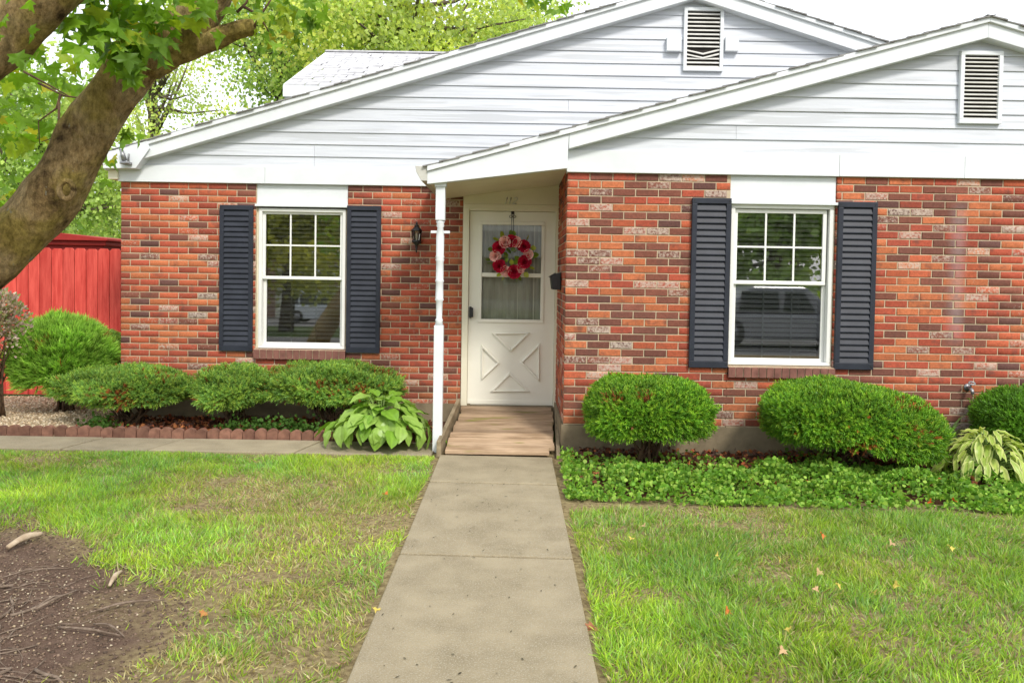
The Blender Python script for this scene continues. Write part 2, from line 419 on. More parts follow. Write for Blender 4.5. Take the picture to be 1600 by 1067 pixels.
# ---- bricks
PAL = [((.43, .105, .052), 32), ((.37, .078, .045), 28), ((.45, .14, .062), 20), ((.31, .068, .042), 14), ((.16, .062, .046), 10), ((.125, .058, .05), 5), ((.21, .075, .052), 9)]
def brick_col(r):
    t = r.uniform(0, sum(w for _, w in PAL)); 
    for c, w in PAL:
        t -= w
        if t <= 0: break
    k = r.uniform(.85, 1.15)
    c = [x * k for x in c]
    return (c[0], c[1], c[2], r.choice([.2, .35, .5, .7, .9]) if r.random() < .20 else 0)
def brick_geo(w, h, dep, r):
    """front face toward -Y, centred; 18 triangles"""
    c = .0045; j = lambda: r.uniform(-.0012, .0012)
    v = []
    for (ins, y) in ((0, dep), (0, c + r.uniform(-.001, .001)), (c, 0)):
        for sx, sz in ((-1, -1), (1, -1), (1, 1), (-1, 1)):
            v.append((sx * (w/2 - ins) + j(), y + (j() if y < dep else 0), sz * (h/2 - ins) + j()))
    f = []
    for a in (0, 4):
        for k in range(4): f.append((a+k, a+(k+1) % 4, a+4+(k+1) % 4, a+4+k))
    f.append((8, 9, 10, 11))
    return v, f
def brick_cells(x0, x1, z0, z1, op, start=0):
    n = int(round((z1 - z0) / CH)); out = []
    for i in range(n):
        zz0 = z1 - (i+1) * CH; zz1 = zz0 + CH
        if zz1 < z0 + .02: continue
        off = 0 if (i + start) % 2 == 0 else CL / 2
        x = x0 - off
        while x < x1:
            a, b = max(x, x0), min(x + CL, x1)
            x += CL
            segs = [(a, b)]
            if op and zz0 + CH*.5 > op[2] and zz1 - CH*.5 < op[3]:
                segs = [(a, min(b, op[0])), (max(a, op[1]), b)]
            for p, q in segs:
                if q - p > .03: out.append((p, q, zz0, zz1))
    return out
G = .0095
all_b = []          # (centre, width, rotz, shows)
for (a, b, c, d) in brick_cells(XC, XE, zf, zb, WRo): all_b.append(('r', (a+b)/2, YR, (c+d)/2, b-a-G, d-c-G))
for (a, b, c, d) in brick_cells(XL, XDL, .18, zb, WLo, 1): all_b.append(('l', (a+b)/2, YL, (c+d)/2, b-a-G, d-c-G))
for (a, b, c, d) in brick_cells(YR+.1, YL+.02, zf, zb+.07, None, 1): all_b.append(('s', XC, (a+b)/2, (c+d)/2, b-a-G, d-c-G))
def shows(t):
    k, x, y, z, w, h = t
    if k != 'r' or x > at(1590, 400, YR)[0] or w < .15: return 0
    for (p0, q0, p1, q1) in ((912, 590, 1112, 720), (1188, 590, 1480, 720), (1078, 310, 1140, 574), (1306, 316, 1368, 578)):
        X0, X1, Z0, Z1 = rect(p0, q0, p1, q1, YR)
        if X0 < x < X1 and Z0 < z < Z1: return 0
    return 1
shown = [t for t in all_b if shows(t)]
shown.sort(key=lambda t: t[1]); pick = set(id(t) for t in shown[:300])
variants = []
for k in range(44):
    r = random.Random(k)
    v, f = brick_geo(CL-G, CH-G, .05, r); c = brick_col(r)
    me = bpy.data.meshes.new('brick'); me.from_pydata(v, [], f)
    a = me.color_attributes.new('col', 'FLOAT_COLOR', 'POINT')
    a.data.foreach_set('color', np.tile(np.array(c, dtype=np.float32), len(v)))
    me.materials.append(M['brick']); variants.append(me)
BV, BF, BC = [], [], []
for t in all_b:
    k, x, y, z, w, h = t
    if id(t) in pick:
        o = link('brick', rnd.choice(variants), wall_r, (x, y + rnd.uniform(-.0015, .0015), z))
        o.scale = (w / (CL-G), 1, 1)
    else:
        v, f = brick_geo(w, h, .05, rnd); c = brick_col(rnd); n0 = len(BV)
        for p in v:
            if k == 's': BV.append((x + p[1], y - p[0], z + p[2]))
            else: BV.append((x + p[0], y + p[1], z + p[2]))
            BC.append(c)
        BF += [tuple(i + n0 for i in q) for q in f]
tag(np_obj('brickwork', np.array(BV), np.array(BF), np.array(BC), M['brick'], H, wloc(H)), kind='stuff')

# ---- gables
def line(p, q, Y):
    (x0, z0), (x1, z1) = at(*p, Y), at(*q, Y)
    s = (z1 - z0) / (x1 - x0)
    return lambda x: z0 + s * (x - x0)
# main gable (behind) and the wing's gable (in front): outer roof lines
mL = line((180, 239), (1084, -24), YL); mR = line((1084, -24), (1386, 68), YL)
apx = at(1084, -24, YL)
gL = line((672, 261), (1533, 33), YR)
apr = at(1533, 33, YR); sl = (gL(apr[0]) - gL(apr[0]-1))
gR = lambda x: apr[1] - sl * (x - apr[0])
msl = mL(1) - mL(0); mRs = lambda x: apx[1] - msl * (x - apx[0])
def rake(name, xa, xb, f, drop, hgt, y0, y1, m, bev=.004):
    return MB().prism([(xa, f(xa)-drop-hgt), (xb, f(xb)-drop-hgt), (xb, f(xb)-drop), (xa, f(xa)-drop)], y0, y1).build(name, m, H, bevel=bev)
XW = at(172, 250, YL)[0]; XG = at(670, 262, YR)[0]
for f, xa, xb, Y in ((mL, XW, apx[0], YL), (mRs, apx[0], 2*apx[0]-XW, YL), (gL, XC+.004, apr[0], YR), (gR, apr[0], 2*apr[0]-XG, YR)):
    rake('rake_board', xa, xb, f, .045, .135, Y-.12, Y+.03, M['white'])
    if f is gL: xa = XG
    rake('rake_trim', xa, xb, f, .006, .045, Y-.145, Y+.03, M['white'])
# siding boards, cut to the gable, some of two lengths
def siding(fl, fr, z0, ztop, Y, seams, xlim=None):
    ex = .127; z = z0; i = 0
    inv = lambda f, zz: (zz - f(0)) / (f(1) - f(0))
    while z < ztop:
        z1 = min(z + ex, ztop)
        xa0, xa1 = inv(fl, z), inv(fl, z1)
        xb0, xb1 = inv(fr, z), inv(fr, z1)
        if xlim is not None: xa0 = max(xa0, xlim); xa1 = max(xa1, xlim)
        cuts = [c for c in [seams[i % len(seams)]] if c and xa1 + .3 < c < xb1 - .3]
        L = [(xa0, xa1)] + [(c+.0012, c+.0012) for c in cuts]; Rr = [(c-.0012, c-.0012) for c in cuts] + [(xb0, xb1)]
        for (a0, a1), (b0, b1) in zip(L, Rr):
            if b1 - a1 < .05: b1 = a1 + .05
            w0, w1 = .016, .002
            v = [(a0, Y-w0, z), (b0, Y-w0, z), (b1, Y-w1, z1+.012), (a1, Y-w1, z1+.012), (a0, Y+.02, z), (b0, Y+.02, z), (b1, Y+.02, z1+.012), (a1, Y+.02, z1+.012)]
            MB().add(v, [(0,1,2,3), (7,6,5,4), (0,4,5,1), (1,5,6,2), (2,6,7,3), (3,7,4,0)]).build('siding_board', M['siding'], H)
        z += ex; i += 1
zfr = at(450, 262, YL)[1]
siding(lambda x: mL(x)-.12, lambda x: mRs(x)-.12, zfr - .01, apx[1]-.16, YL, [at(492, 200, YL)[0], at(492, 200, YL)[0], 0, at(960, 150, YL)[0], 0, at(890, 60, YL)[0], 0, at(700, 60, YL)[0]])
zfr2 = at(1200, 240, YR)[1]
siding(lambda x: gL(x)-.12, lambda x: gR(x)-.12, zfr2 - .01, apr[1]-.16, YR, [0, at(1150, 200, YR)[0], 0, 0, at(1250, 160, YR)[0], 0], xlim=XC+.02)
# frieze boards
for a, b in ((XL-.015, at(415, 270, YL)[0]), (at(415, 270, YL)[0]+.002, XDL+.02)):
    MB().box(a, b, YL-.03, YL+.1, zb, zfr).build('frieze_board', M['white'], H, bevel=.003)
fx = [XC-.005, at(1310, 260, YR)[0], at(1505, 260, YR)[0], XE]
for a, b in zip(fx[:-1], fx[1:]):
    MB().box(a, b-.002, YR-.03-.002*(a > 1), YR+.1, zb, zfr2).build('frieze_board', M['white'], H, bevel=.003)
# eave return at the left end of the main gable
rp = [at(*p, YL) for p in ((172, 266), (222, 266), (243, 236), (240, 224), (172, 243))]
MB().prism(rp, YL-.15, YL+.02).build('eave_return', M['white'], H, bevel=.003)
x0 = XL-.10
MB().box(x0, XL-.004, YL-.06, YL+9, zb+.02, at(180, 266, YL)[1]-.004).build('eave_soffit', M['cream'], H)
MB().box(XW-.07, XW-.004, YL-.13, YL+9, zb+.16, zb+.28).build('gutter', M['gutter'], H, bevel=.01)
# porch front panel, soffit, gutter, post
pl = [at(690, 288, YR), at(885, 266, YR)]
MB().prism([(XG, gL(XG)-.04-.12), pl[0], pl[1], (XC+.003, gL(XC)-.052), (XG, gL(XG)-.052)], YR-.122, YR-.03).build('porch_fascia', M['white'], H, bevel=.003)
zs0, zs1 = pl[0][1]+.012, pl[1][1]+.012
ss = (zs1 - zs0) / (pl[1][0] - pl[0][0])
mb = MB()
k = 0; y = YR - .03
while y < YL:
    y2 = min(y + .095, YL+.05)
    xa = XG + .03
    MB().prism([(xa, zs0+ss*(xa-pl[0][0])), (XC+.003, zs1), (XC+.003, zs1+.012), (xa, zs0+ss*(xa-pl[0][0])+.012)], y+.004, y2).build('soffit_board', M['cream'], H, bevel=.004)
    y = y2
MB().prism([(XG+.02, zs0-.02), (XC, zs1+.02), (XC, zs1+.05), (XG+.02, zs0+.05)], YR-.02, YL+.05).build('soffit_backing', M['cream'], H)
ga = at(651, 262, YR)
MB().prism([(ga[0]+.055, ga[1]-.13), (ga[0]+.125, ga[1]-.13), (ga[0]+.125, ga[1]+.0), (ga[0], ga[1]+.0), (ga[0]+.01, ga[1]-.05)], YR-.12, YL-.02).build('gutter', M['gutter'], H, bevel=.004)
px_, pz_ = at(686.5, 480, YR-.02)
ptop = at(688, 288, YR)[1]; pz = lambda yy: at(687, yy, YR)[1]
w = .041
post = MB().box(px_-w, px_+w, YR-.07, YR+.012, -.02, pz(508)).build('porch_post', M['white'], H, bevel=.004)
MB().box(px_-w, px_+w, YR-.07, YR+.012, pz(345), ptop-.03).build('upper_block', M['white'], post, bevel=.004)
MB().box(px_-w-.01, px_+w+.01, YR-.08, YR+.022, ptop-.03, ptop+.02).build('capital', M['white'], post, bevel=.004)
prof = []
zt, zq = pz(345), pz(508)
for (u, r_) in ((0, .030), (.015, .040), (.03, .030), (.05, .036), (.07, .026), (.16, .036), (.33, .034), (.345, .040), (.36, .033), (.375, .040), (.39, .033), (.56, .034), (.575, .04), (.59, .033), (.74, .035), (.755, .04), (.77, .030), (.93, .026), (.95, .036), (.965, .03), (1, .038)):
    prof.append((r_, zt + (zq - zt) * u))
mb = MB().lathe(px_, YR-.029, prof[::-1], 16); mb.smooth = True
mb.build('turned_shaft', M['white'], post)
zbk = pz(363)
MB().box(px_-.085, px_+.085, YR-.028, YR-.018, zbk-.012, zbk+.012).build('strap_bracket', M['white'], post, bevel=.004)

# ---- roofs with shingle courses whose steps show along the rakes
def roof(xe, xr, f, y0, y1, name='roof_slope'):
    n = int(abs(xr - xe) / .14); mb = MB(); r = random.Random(3)
    for i in range(n):
        a = xe + (xr - xe) * i / n; b = xe + (xr - xe) * (i + 1.25) / n
        t = .008
        e = r.uniform(-.02, .012)
        v = [(a, y0-e, f(a)-.004), (b, y0-e, f(b)-.012), (b, y1, f(b)-.012), (a, y1, f(a)-.004)]
        v += [(a, y0-e, f(a)+t), (b, y0-e, f(b)-.004), (b, y1, f(b)-.004), (a, y1, f(a)+t)]
        mb.add(v, [(0,1,2,3), (7,6,5,4), (0,4,5,1), (1,5,6,2), (2,6,7,3), (3,7,4,0)])
    return mb.build(name, M['shingle_edge'], H)
roof(XW-.05, apx[0], mL, YL-.16, YL+9); roof(2*apx[0]-XW, apx[0], mRs, YL-.16, YL+9)
roof(XG-.04, apr[0], gL, YR-.16, YL+2); roof(2*apr[0]-XG, apr[0], gR, YR-.16, YL+2)
# ---- gable vents
def vent(p0, p1, Y, nsl, brk=()):
    x0, x1, z0, z1 = rect(*p0, *p1, Y)
    fw = .036
    fr = MB().box(x0, x1, Y-.05, Y-.01, z1-fw, z1).box(x0, x1, Y-.05, Y-.01, z0, z0+fw).box(x0, x0+fw, Y-.05, Y-.01, z0+fw, z1-fw).box(x1-fw, x1, Y-.05, Y-.01, z0+fw, z1-fw).build('gable_vent', M['white'], H, bevel=.004)
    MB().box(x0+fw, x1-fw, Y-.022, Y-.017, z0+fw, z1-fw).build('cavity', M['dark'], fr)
    hh = (z1 - z0 - 2*fw) / nsl
    for i in range(nsl):
        za = z0 + fw + hh * i; sag = -.035 if i in brk else 0
        xm = (x0 + x1) / 2
        v = []
        for x, s_ in ((x0+fw, 0), (xm, sag), (x1-fw, -sag*.3)):
            v += [(x, Y-.046, za+.004+s_), (x, Y-.024, za+hh*.55+s_), (x, Y-.021, za+hh*.5+s_), (x, Y-.043, za-.001+s_)]
        fcs = []
        for q in (0, 4):
            for e in range(4): fcs.append((q+e, q+4+e, q+4+(e+1) % 4, q+(e+1) % 4))
        fcs += [(0,1,2,3), (11,10,9,8)]
        MB().add(v, fcs).build('slat', M['vent'], fr)
vent((1067, 14), (1129, 113), YL, 14, (3, 4)); vent((1496, 82), (1562, 195), YR, 16)
for a, b in ((1040, 1063), (1131, 1152)):
    x0, x1, z0, z1 = rect(a, 61, b, 83, YL)
    MB().box(x0, x1, YL-.07, YL-.012, z0, z1).build('junction_box', M['white'], H, bevel=.006)

# ---- windows
def window(op, Y, frame_px, up_px, lo_px, head_px, sill_px, tilt):
    x0, x1, z0, z1 = rect(*frame_px, Y)
    yf = Y + .045
    fw = .035
    fr = MB().box(x0, x1, yf-.03, yf+.09, z1-fw, z1).box(x0, x1, yf-.03, yf+.09, z0, z0+fw*.8).box(x0, x0+fw, yf-.03, yf+.09, z0+fw*.8, z1-fw).box(x1-fw, x1, yf-.03, yf+.09, z0+fw*.8, z1-fw).build('window', M['frame'], H, bevel=.004)
    # jamb fillers to the brick
    MB().box(op[0], x0-.001, Y+.03, Y+.14, op[2], z1).box(x1+.001, op[1], Y+.03, Y+.14, op[2], z1).build('jamb', M['cream'], fr)
    # head panel
    zh = at((head_px[0]+head_px[2])/2, head_px[3], Y)[1]
    MB().box(op[0], op[1], Y+.018, Y+.14, zh+.012, zb+.01).build('head_panel', M['white'], H, bevel=.003)
    MB().box(op[0]-.012, op[1]+.012, Y-.022, Y+.03, zh-.012, zh+.012).build('drip_cap', M['white'], fr, bevel=.004)
    for i, r in enumerate((up_px, lo_px)):
        a, b, c, d = rect(*r, Y)
        yy = yf + (.0 if i == 0 else .03)
        sw = .034
        sa = MB().box(a, b, yy, yy+.03, d-sw, d).box(a, b, yy, yy+.03, c, c+sw).box(a, a+sw, yy, yy+.03, c+sw, d-sw).box(b-sw, b, yy, yy+.03, c+sw, d-sw).build('sash', M['frame'], fr, bevel=.004)
        g = MB().box(a+sw*.8, b-sw*.8, -.002, .002, -(d-c)/2+sw*.8, (d-c)/2-sw*.8)
        o = link('pane', g.mesh('pane', M['glass'] if i == 0 else M['screen']), fr, (0, yy+.014, (c+d)/2))
        o.rotation_euler.x = math.radians(tilt[i])
        wI, hI = b-a-2*sw, d-c-2*sw
        mw = .008 if i == 0 else .006
        ym = yy + (.004 if i == 0 else .022)
        for k in (1, 2):
            xm = a+sw+wI*k/3
            MB().box(xm-mw, xm+mw, ym, ym+.008, c+sw, d-sw).build('muntin', M['frame'], fr)
        zm = c+sw+hI*.5
        MB().box(a+sw, b-sw, ym+.001, ym+.007, zm-mw, zm+mw).build('muntin', M['frame'], fr)
    a, b, c, d = rect(*up_px, Y); c2 = rect(*lo_px, Y)[2]
    z = d - .05; n = 0
    while z > c2 + .05:
        MB().add([(a+.03, yf+.085, z-.013), (b-.03, yf+.085, z-.013), (b-.03, yf+.115, z+.013), (a+.03, yf+.115, z+.013),
                  (a+.03, yf+.085, z-.0105), (b-.03, yf+.085, z-.0105), (b-.03, yf+.115, z+.0155), (a+.03, yf+.115, z+.0155)],
                 [(3,2,1,0), (4,5,6,7), (0,1,5,4), (2,3,7,6), (1,2,6,5), (3,0,4,7)]).build('blind_slat', M['blind'], fr)
        z -= .043
    for xx in (a + .2, b - .2):
        MB().tube([(xx, yf+.10, d-.04), (xx, yf+.10, c2+.05)], .0015, 5).build('blind_cord', M['blind'], fr)
    # a dim room behind
    rm = MB()
    X0, X1, Z0, Z1, Y0, Y1 = a-1, b+1, .2, 2.4, Y+.21, Y+3.6
    rm.add([(X0,Y0,Z0),(X1,Y0,Z0),(X1,Y1,Z0),(X0,Y1,Z0),(X0,Y0,Z1),(X1,Y0,Z1),(X1,Y1,Z1),(X0,Y1,Z1)], [(0,1,2,3),(7,6,5,4),(5,6,2,1),(6,7,3,2),(7,4,0,3)])
    rm.build('room', M['room'], H)
    # rowlock sill, brick by brick
    sx0, sx1, sz0, sz1 = rect(*sill_px, Y)
    MB().box(sx0+.004, sx1-.004, Y-.03, Y+.1, sz0+.006, sz1-.014).build('sill_mortar', M['mortar'], H)
    n = int((sx1 - sx0) / .0677)
    for k in range(n):
        p = sx0 + (sx1 - sx0) * k / n; q = sx0 + (sx1 - sx0) * (k+1) / n
        t = rnd.uniform(-.002, .002)
        MB().add([(p+.004, Y-.038+t, sz0), (q-.004, Y-.038+t, sz0), (q-.004, Y+.09, sz0), (p+.004, Y+.09, sz0),
                  (p+.004, Y-.042+t, sz1-.02), (q-.004, Y-.042+t, sz1-.02), (q-.004, Y+.09, sz1), (p+.004, Y+.09, sz1)],
                 [(3,2,1,0), (4,5,6,7), (0,1,5,4), (1,2,6,5), (2,3,7,6), (3,0,4,7)]).build('sill_brick', M['sillbrick'], H)
window(WLo, YL, (403, 326, 539, 545), (408, 330, 535, 437), (408, 432, 534, 541), (400, 288, 542, 322), (397, 544, 541, 561), (0.0, -.9))
window(WRo, YR, (1141, 320, 1301, 571), (1148, 327, 1294, 445), (1146, 440, 1293, 567), (1139, 272, 1304, 318), (1136, 571, 1303, 590), (0.0, 0.0))
# ---- shutters
def shutter(px, Y):
    x0, x1, z0, z1 = rect(*px, Y)
    fw = .045; ya, yb = Y-.034, Y-.002
    sh = MB().box(x0, x1, ya, yb, z1-.05, z1).box(x0, x1, ya, yb, z0, z0+.06).box(x0, x0+fw, ya, yb, z0+.06, z1-.05).box(x1-fw, x1, ya, yb, z0+.06, z1-.05).build('shutter', M['shutter'], H, bevel=.004)
    MB().box(x0+fw, x1-fw, Y-.012, Y-.006, z0+.06, z1-.05).build('back_board', M['shutter'], sh)
    n = int((z1 - z0 - .11) / .054); hh = (z1 - z0 - .11) / n
    me = MB().add([(-(x1-x0)/2+fw, -.031, .002), ((x1-x0)/2-fw, -.031, .002), ((x1-x0)/2-fw, -.012, hh*.98), (-(x1-x0)/2+fw, -.012, hh*.98),
                   (-(x1-x0)/2+fw, -.031, -.006), ((x1-x0)/2-fw, -.031, -.006), ((x1-x0)/2-fw, -.008, hh*.8), (-(x1-x0)/2+fw, -.008, hh*.8)],
                  [(0,1,2,3), (7,6,5,4), (0,4,5,1), (2,6,7,3)]).mesh('slat', M['shutter'])
    for i in range(n): link('slat', me, sh, ((x0+x1)/2, Y, z0+.06+hh*i))
    for zz in (z0+.03, z1-.025):
        for xx in (x0+.02, x1-.02): MB().box(xx-.005, xx+.005, ya-.003, ya+.001, zz-.005, zz+.005).build('screw', M['black'], sh)
for p in ((344, 321, 396, 548), (542, 322, 595, 551)): shutter(p, YL)
for p in ((1078, 310, 1139, 574), (1305, 316, 1366, 577)): shutter(p, YR)

# ---- entrance
dx0, dx1, dz0, dz1 = rect(732, 331, 866, 633, YL)
MB().box(XDL, dx0-.003, YL-.02, YL+.15, .1, dz1+.03).box(dx1+.003, XDR+.01, YL-.02, YL+.15, .1, dz1+.03).build('door_jamb', M['cream'], H, bevel=.004)
MB().box(XDL, XDR+.01, YL-.012, YL+.15, dz1+.004, zs1+.1).build('transom_panel', M['cream'], H)
MB().box(XDL+.01, XDR, YL-.022, YL-.012, dz1+.03, dz1+.075).build('door_head_trim', M['cream'], H, bevel=.004)
MB().box(XDL, XDR+.01, YL-.03, YL+.2, -.1, dz0-.006).build('door_threshold', M['found'], H)
gx0, gx1, gz0, gz1 = rect(752, 351, 846, 500, YL)
gm = at(800, 430, YL)[1]
ydr = YL + .012
D = MB().box(dx0, gx0, ydr, ydr+.035, dz0, dz1).box(gx1, dx1, ydr, ydr+.035, dz0, dz1).box(gx0, gx1, ydr, ydr+.035, gz1, dz1).box(gx0, gx1, ydr, ydr+.035, dz0, gz0).build('storm_door', M['doorwhite'], H)
mb = MB(); t = .03
mb.box(gx0-t, gx1+t, ydr-.012, ydr-.001, gz1-.006, gz1+t).box(gx0-t, gx1+t, ydr-.012, ydr-.001, gz0-t, gz0+.006).box(gx0-t, gx0+.006, ydr-.012, ydr-.001, gz0+.006, gz1-.006).box(gx1-.006, gx1+t, ydr-.012, ydr-.001, gz0+.006, gz1-.006)
mb.box(gx0+.006, gx1-.006, ydr-.006, ydr+.01, gm-.022, gm+.022)
mb.build('glazing_frame', M['doorwhite'], D, bevel=.004)
MB().box(gx0, gx1, ydr+.012, ydr+.016, gm+.022, gz1).build('pane', M['doorglass'], D)
MB().box(gx0, gx1, ydr+.012, ydr+.016, gz0, gm-.022).build('pane', M['doorglass'], D)
mb = MB(); nn = 40                                       # gathered curtain
cv = []
for k in range(nn+1):
    xx = gx0 - .03 + (gx1-gx0+.06) * k / nn; yy = YL + .085 + .012 * math.sin(k * 1.35) + .006 * math.sin(k*.6)
    cv += [(xx, yy, gz0-.05), (xx, yy, gz1+.05)]
mb.add(cv, [(2*k, 2*k+2, 2*k+3, 2*k+1) for k in range(nn)])
mb.build('curtain', M['curtain'], D)
MB().box(dx0, dx1, YL+.1, YL+.14, dz0, dz1).build('inner_door', M['doorwhite'], H)
MB().box(dx0, dx1, ydr-.006, ydr-.001, dz0+.01, dz0+.05).build('kick_strip', M['doorwhite'], D, bevel=.002)
for tri in (((768, 520), (828, 520), (798, 550)), ((752, 538), (752, 594), (781, 567)), ((843, 536), (843, 597), (813, 566)), ((766, 612), (828, 612), (796, 582))):
    P3 = [at(*p, YL) for p in tri]
    cx = sum(p[0] for p in P3) / 3; cz = sum(p[1] for p in P3) / 3
    area = sum(P3[i][0]*P3[(i+1) % 3][1] - P3[(i+1) % 3][0]*P3[i][1] for i in range(3))
    if area < 0: P3 = P3[::-1]
    mb = MB(); q = .78
    In = [(cx + (p[0]-cx)*q, cz + (p[1]-cz)*q) for p in P3]
    for i in range(3):
        j = (i+1) % 3
        mb.prism([P3[i], P3[j], In[j], In[i]], ydr-.022, ydr-.001)
    mb.build('triangle_moulding', M['doorwhite'], D, bevel=.006)
hx, hz = at(735, 488, YL)
MB().box(hx-.012, hx+.012, ydr-.03, ydr-.001, hz-.06, hz+.06).box(hx-.006, hx+.03, ydr-.045, ydr-.03, hz-.05, hz+.05).build('door_handle', M['black'], D, bevel=.005)
# house number on the transom panel
nx, nz = at(800, 314, YL)
def stroke(pts, parent, thick=.006):
    mb = MB()
    mb.tube([(x, YL-.016, z) for x, z in pts], thick, 6)
    return mb.build('numeral', M['vent'], parent)
numh = .07
for k, xo in enumerate((-.055, -.015)):
    stroke([(nx+xo-.012, nz-numh*.45), (nx+xo+.008, nz+numh*.45), (nx+xo-.006, nz+numh*.3)], H)
two = [(-.018, .022), (-.010, .033), (.004, .035), (.016, .027), (.017, .014), (.006, -.002), (-.012, -.02), (-.022, -.033), (.022, -.033)]
stroke([(nx+.035+p[0]*.95+.25*p[1], nz+p[1]*.95) for p in two], H)

# rear wing roof
ea = at(445, 133, 11.5); Y2 = 14.06
z2 = at(510, 82, Y2)[1]
mb = MB(); nc = 15
for i in range(nc):
    t0, t1 = i / nc, (i + 1.15) / nc
    ya, yb = 11.5 + (Y2-11.5) * t0, 11.5 + (Y2-11.5) * t1
    za, zb_ = ea[1] + (z2-ea[1]) * t0, ea[1] + (z2-ea[1]) * t1
    x = ea[0]; r = random.Random(i)
    while x < 3:
        w_ = r.uniform(.14, .30); t = r.uniform(.008, .02); ye = r.uniform(-.02, .02)
        mb.add([(x+.003, ya+ye, za+t), (x+w_-.003, ya+ye, za+t), (x+w_-.003, yb, zb_+.004), (x+.003, yb, zb_+.004), (x+.003, ya+ye, za-.01), (x+w_-.003, ya+ye, za-.01)],
               [(0,1,2,3), (4,5,1,0)])
        x += w_
rs = mb.build('rear_roof_slope', M['shingle'], H); tag(rs, kind='stuff')
MB().prism([(ea[0]-.02, ea[1]-.16), (3, ea[1]-.16), (3, ea[1]-.012), (ea[0]-.02, ea[1]-.012)], 11.48, 11.6).build('rear_fascia', M['white'], H)
MB().add([(ea[0]-.02, 11.5, ea[1]-.16), (ea[0]-.02, Y2, z2-.16), (ea[0]-.02, Y2, z2+.01), (ea[0]-.02, 11.5, ea[1]+.01), (ea[0]+.02, 11.5, ea[1]-.16), (ea[0]+.02, Y2, z2-.16), (ea[0]+.02, Y2, z2-.01), (ea[0]+.02, 11.5, ea[1]-.01)],
         [(0,1,2,3), (7,6,5,4), (0,3,7,4), (3,2,6,7), (0,4,5,1)]).build('rear_rake', M['white'], H)
MB().box(ea[0]+.15, 3, 11.7, 16, 2, ea[1]-.1).build('rear_wall', M['siding'], H)
MB().box(ea[0]-.02, 3, Y2-.06, Y2+.06, z2, z2+.025).build('ridge_cap', M['shingle'], H)
MB().add([(ea[0]-.02, Y2, z2), (3, Y2, z2), (3, Y2+2.6, ea[1]), (ea[0]-.02, Y2+2.6, ea[1])], [(0,1,2,3)]).build('rear_roof_slope', M['shingle'], H)

# ------------------------------------------------------------------ ramp
rx0, rx1 = at(722, 636, YL)[0]+.01, XC-.03
z_hi, z_lo = dz0-.012, .035
ry0 = YP + .02; ry1 = YL - .04
R_ = empty('wooden_ramp', ((rx0+rx1)/2, ry0, 0), 'short weathered wooden plank ramp rising from the path to the front door', 'ramp')
npk = 11
fx0 = lambda y: (fL(YP)+.03) + (rx0 - fL(YP) - .03) * (y-ry0) / (ry1-ry0)
fx1 = lambda y: (fR(YP)+.02) + (rx1 - fR(YP) - .02) * (y-ry0) / (ry1-ry0)
for i in range(npk):
    a = ry0 + (ry1-ry0) * i / npk + .012; b = ry0 + (ry1-ry0) * (i+1) / npk - .012
    za = z_lo + (z_hi-z_lo) * i / npk; zb2 = z_lo + (z_hi-z_lo) * (i+1) / npk
    j = rnd.uniform(-.012, .012); k2 = rnd.uniform(-.006, .006); sh = -.05 if i == 0 else 0
    xa, xb = fx0(a)+j, fx1(a)+j+sh
    MB().add([(xa, a, za-.034), (xb, a, za-.034), (xb, b, zb2-.034), (xa, b, zb2-.034), (xa, a, za+k2), (xb, a, za+k2), (xb, b, zb2+k2), (xa, b, zb2+k2)],
             [(3,2,1,0), (4,5,6,7), (0,1,5,4), (1,2,6,5), (2,3,7,6), (3,0,4,7)]).build('plank', M['ramp'], R_, bevel=.005)
for s_, f_ in ((-1, fx0), (1, fx1)):
    up = .085 if s_ < 0 else -.02
    o1, o2 = (-.06, -.022) if s_ < 0 else (.02, .055)
    v = []
    for y, zc in ((ry0-.03, z_lo), (ry1-.02, z_hi)):
        v += [(f_(y)+o1, y, -.02 if y < 7.5 else .04), (f_(y)+o2, y, -.02 if y < 7.5 else .04), (f_(y)+o2, y, zc+up), (f_(y)+o1, y, zc+up)]
    MB().add(v, [(0,1,2,3), (7,6,5,4), (0,4,5,1), (1,5,6,2), (2,6,7,3), (3,7,4,0)]).build('side_board', M['ramp2'], R_, bevel=.004)

# ------------------------------------------------------------------ wreath, hanger, lantern, mailbox, faucet, flood-light bracket
wx, wz = at(800, 400, YL); wy = ydr - .05
hg = MB()
hz1 = dz1 + .004
for s_ in (-1, 1): hg.tube([(wx+s_*.009, ydr-.012, hz1), (wx+s_*.009, ydr-.012, wz+.2), (wx+s_*.006, ydr-.03, wz+.16)], .003, 6)
for s_ in (-1, 1): hg.tube([(wx + s_*(.018+.016*math.cos(a)), ydr-.014, hz1-.055+.014*math.sin(a)) for a in [k*math.pi/5 for k in range(11)]], .0025, 5)
hg.box(wx-.016, wx+.016, ydr-.012, ydr-.004, hz1-.03, hz1)
tag(hg.build('wreath_hanger', M['black'], None, (wx, ydr, wz+.16)), 'thin black metal over-door hanger holding the flower wreath', 'hanger')
Wr = empty('flower_wreath', (wx, wy, wz), 'round wreath of dark red and pink flowers on the white door', 'wreath')
Rw = .155
MB().tube([(wx+Rw*math.cos(a), wy+.02, wz+Rw*math.sin(a)) for a in [k*math.pi/12 for k in range(25)]], .02, 8).build('ring', M['stem'], Wr)
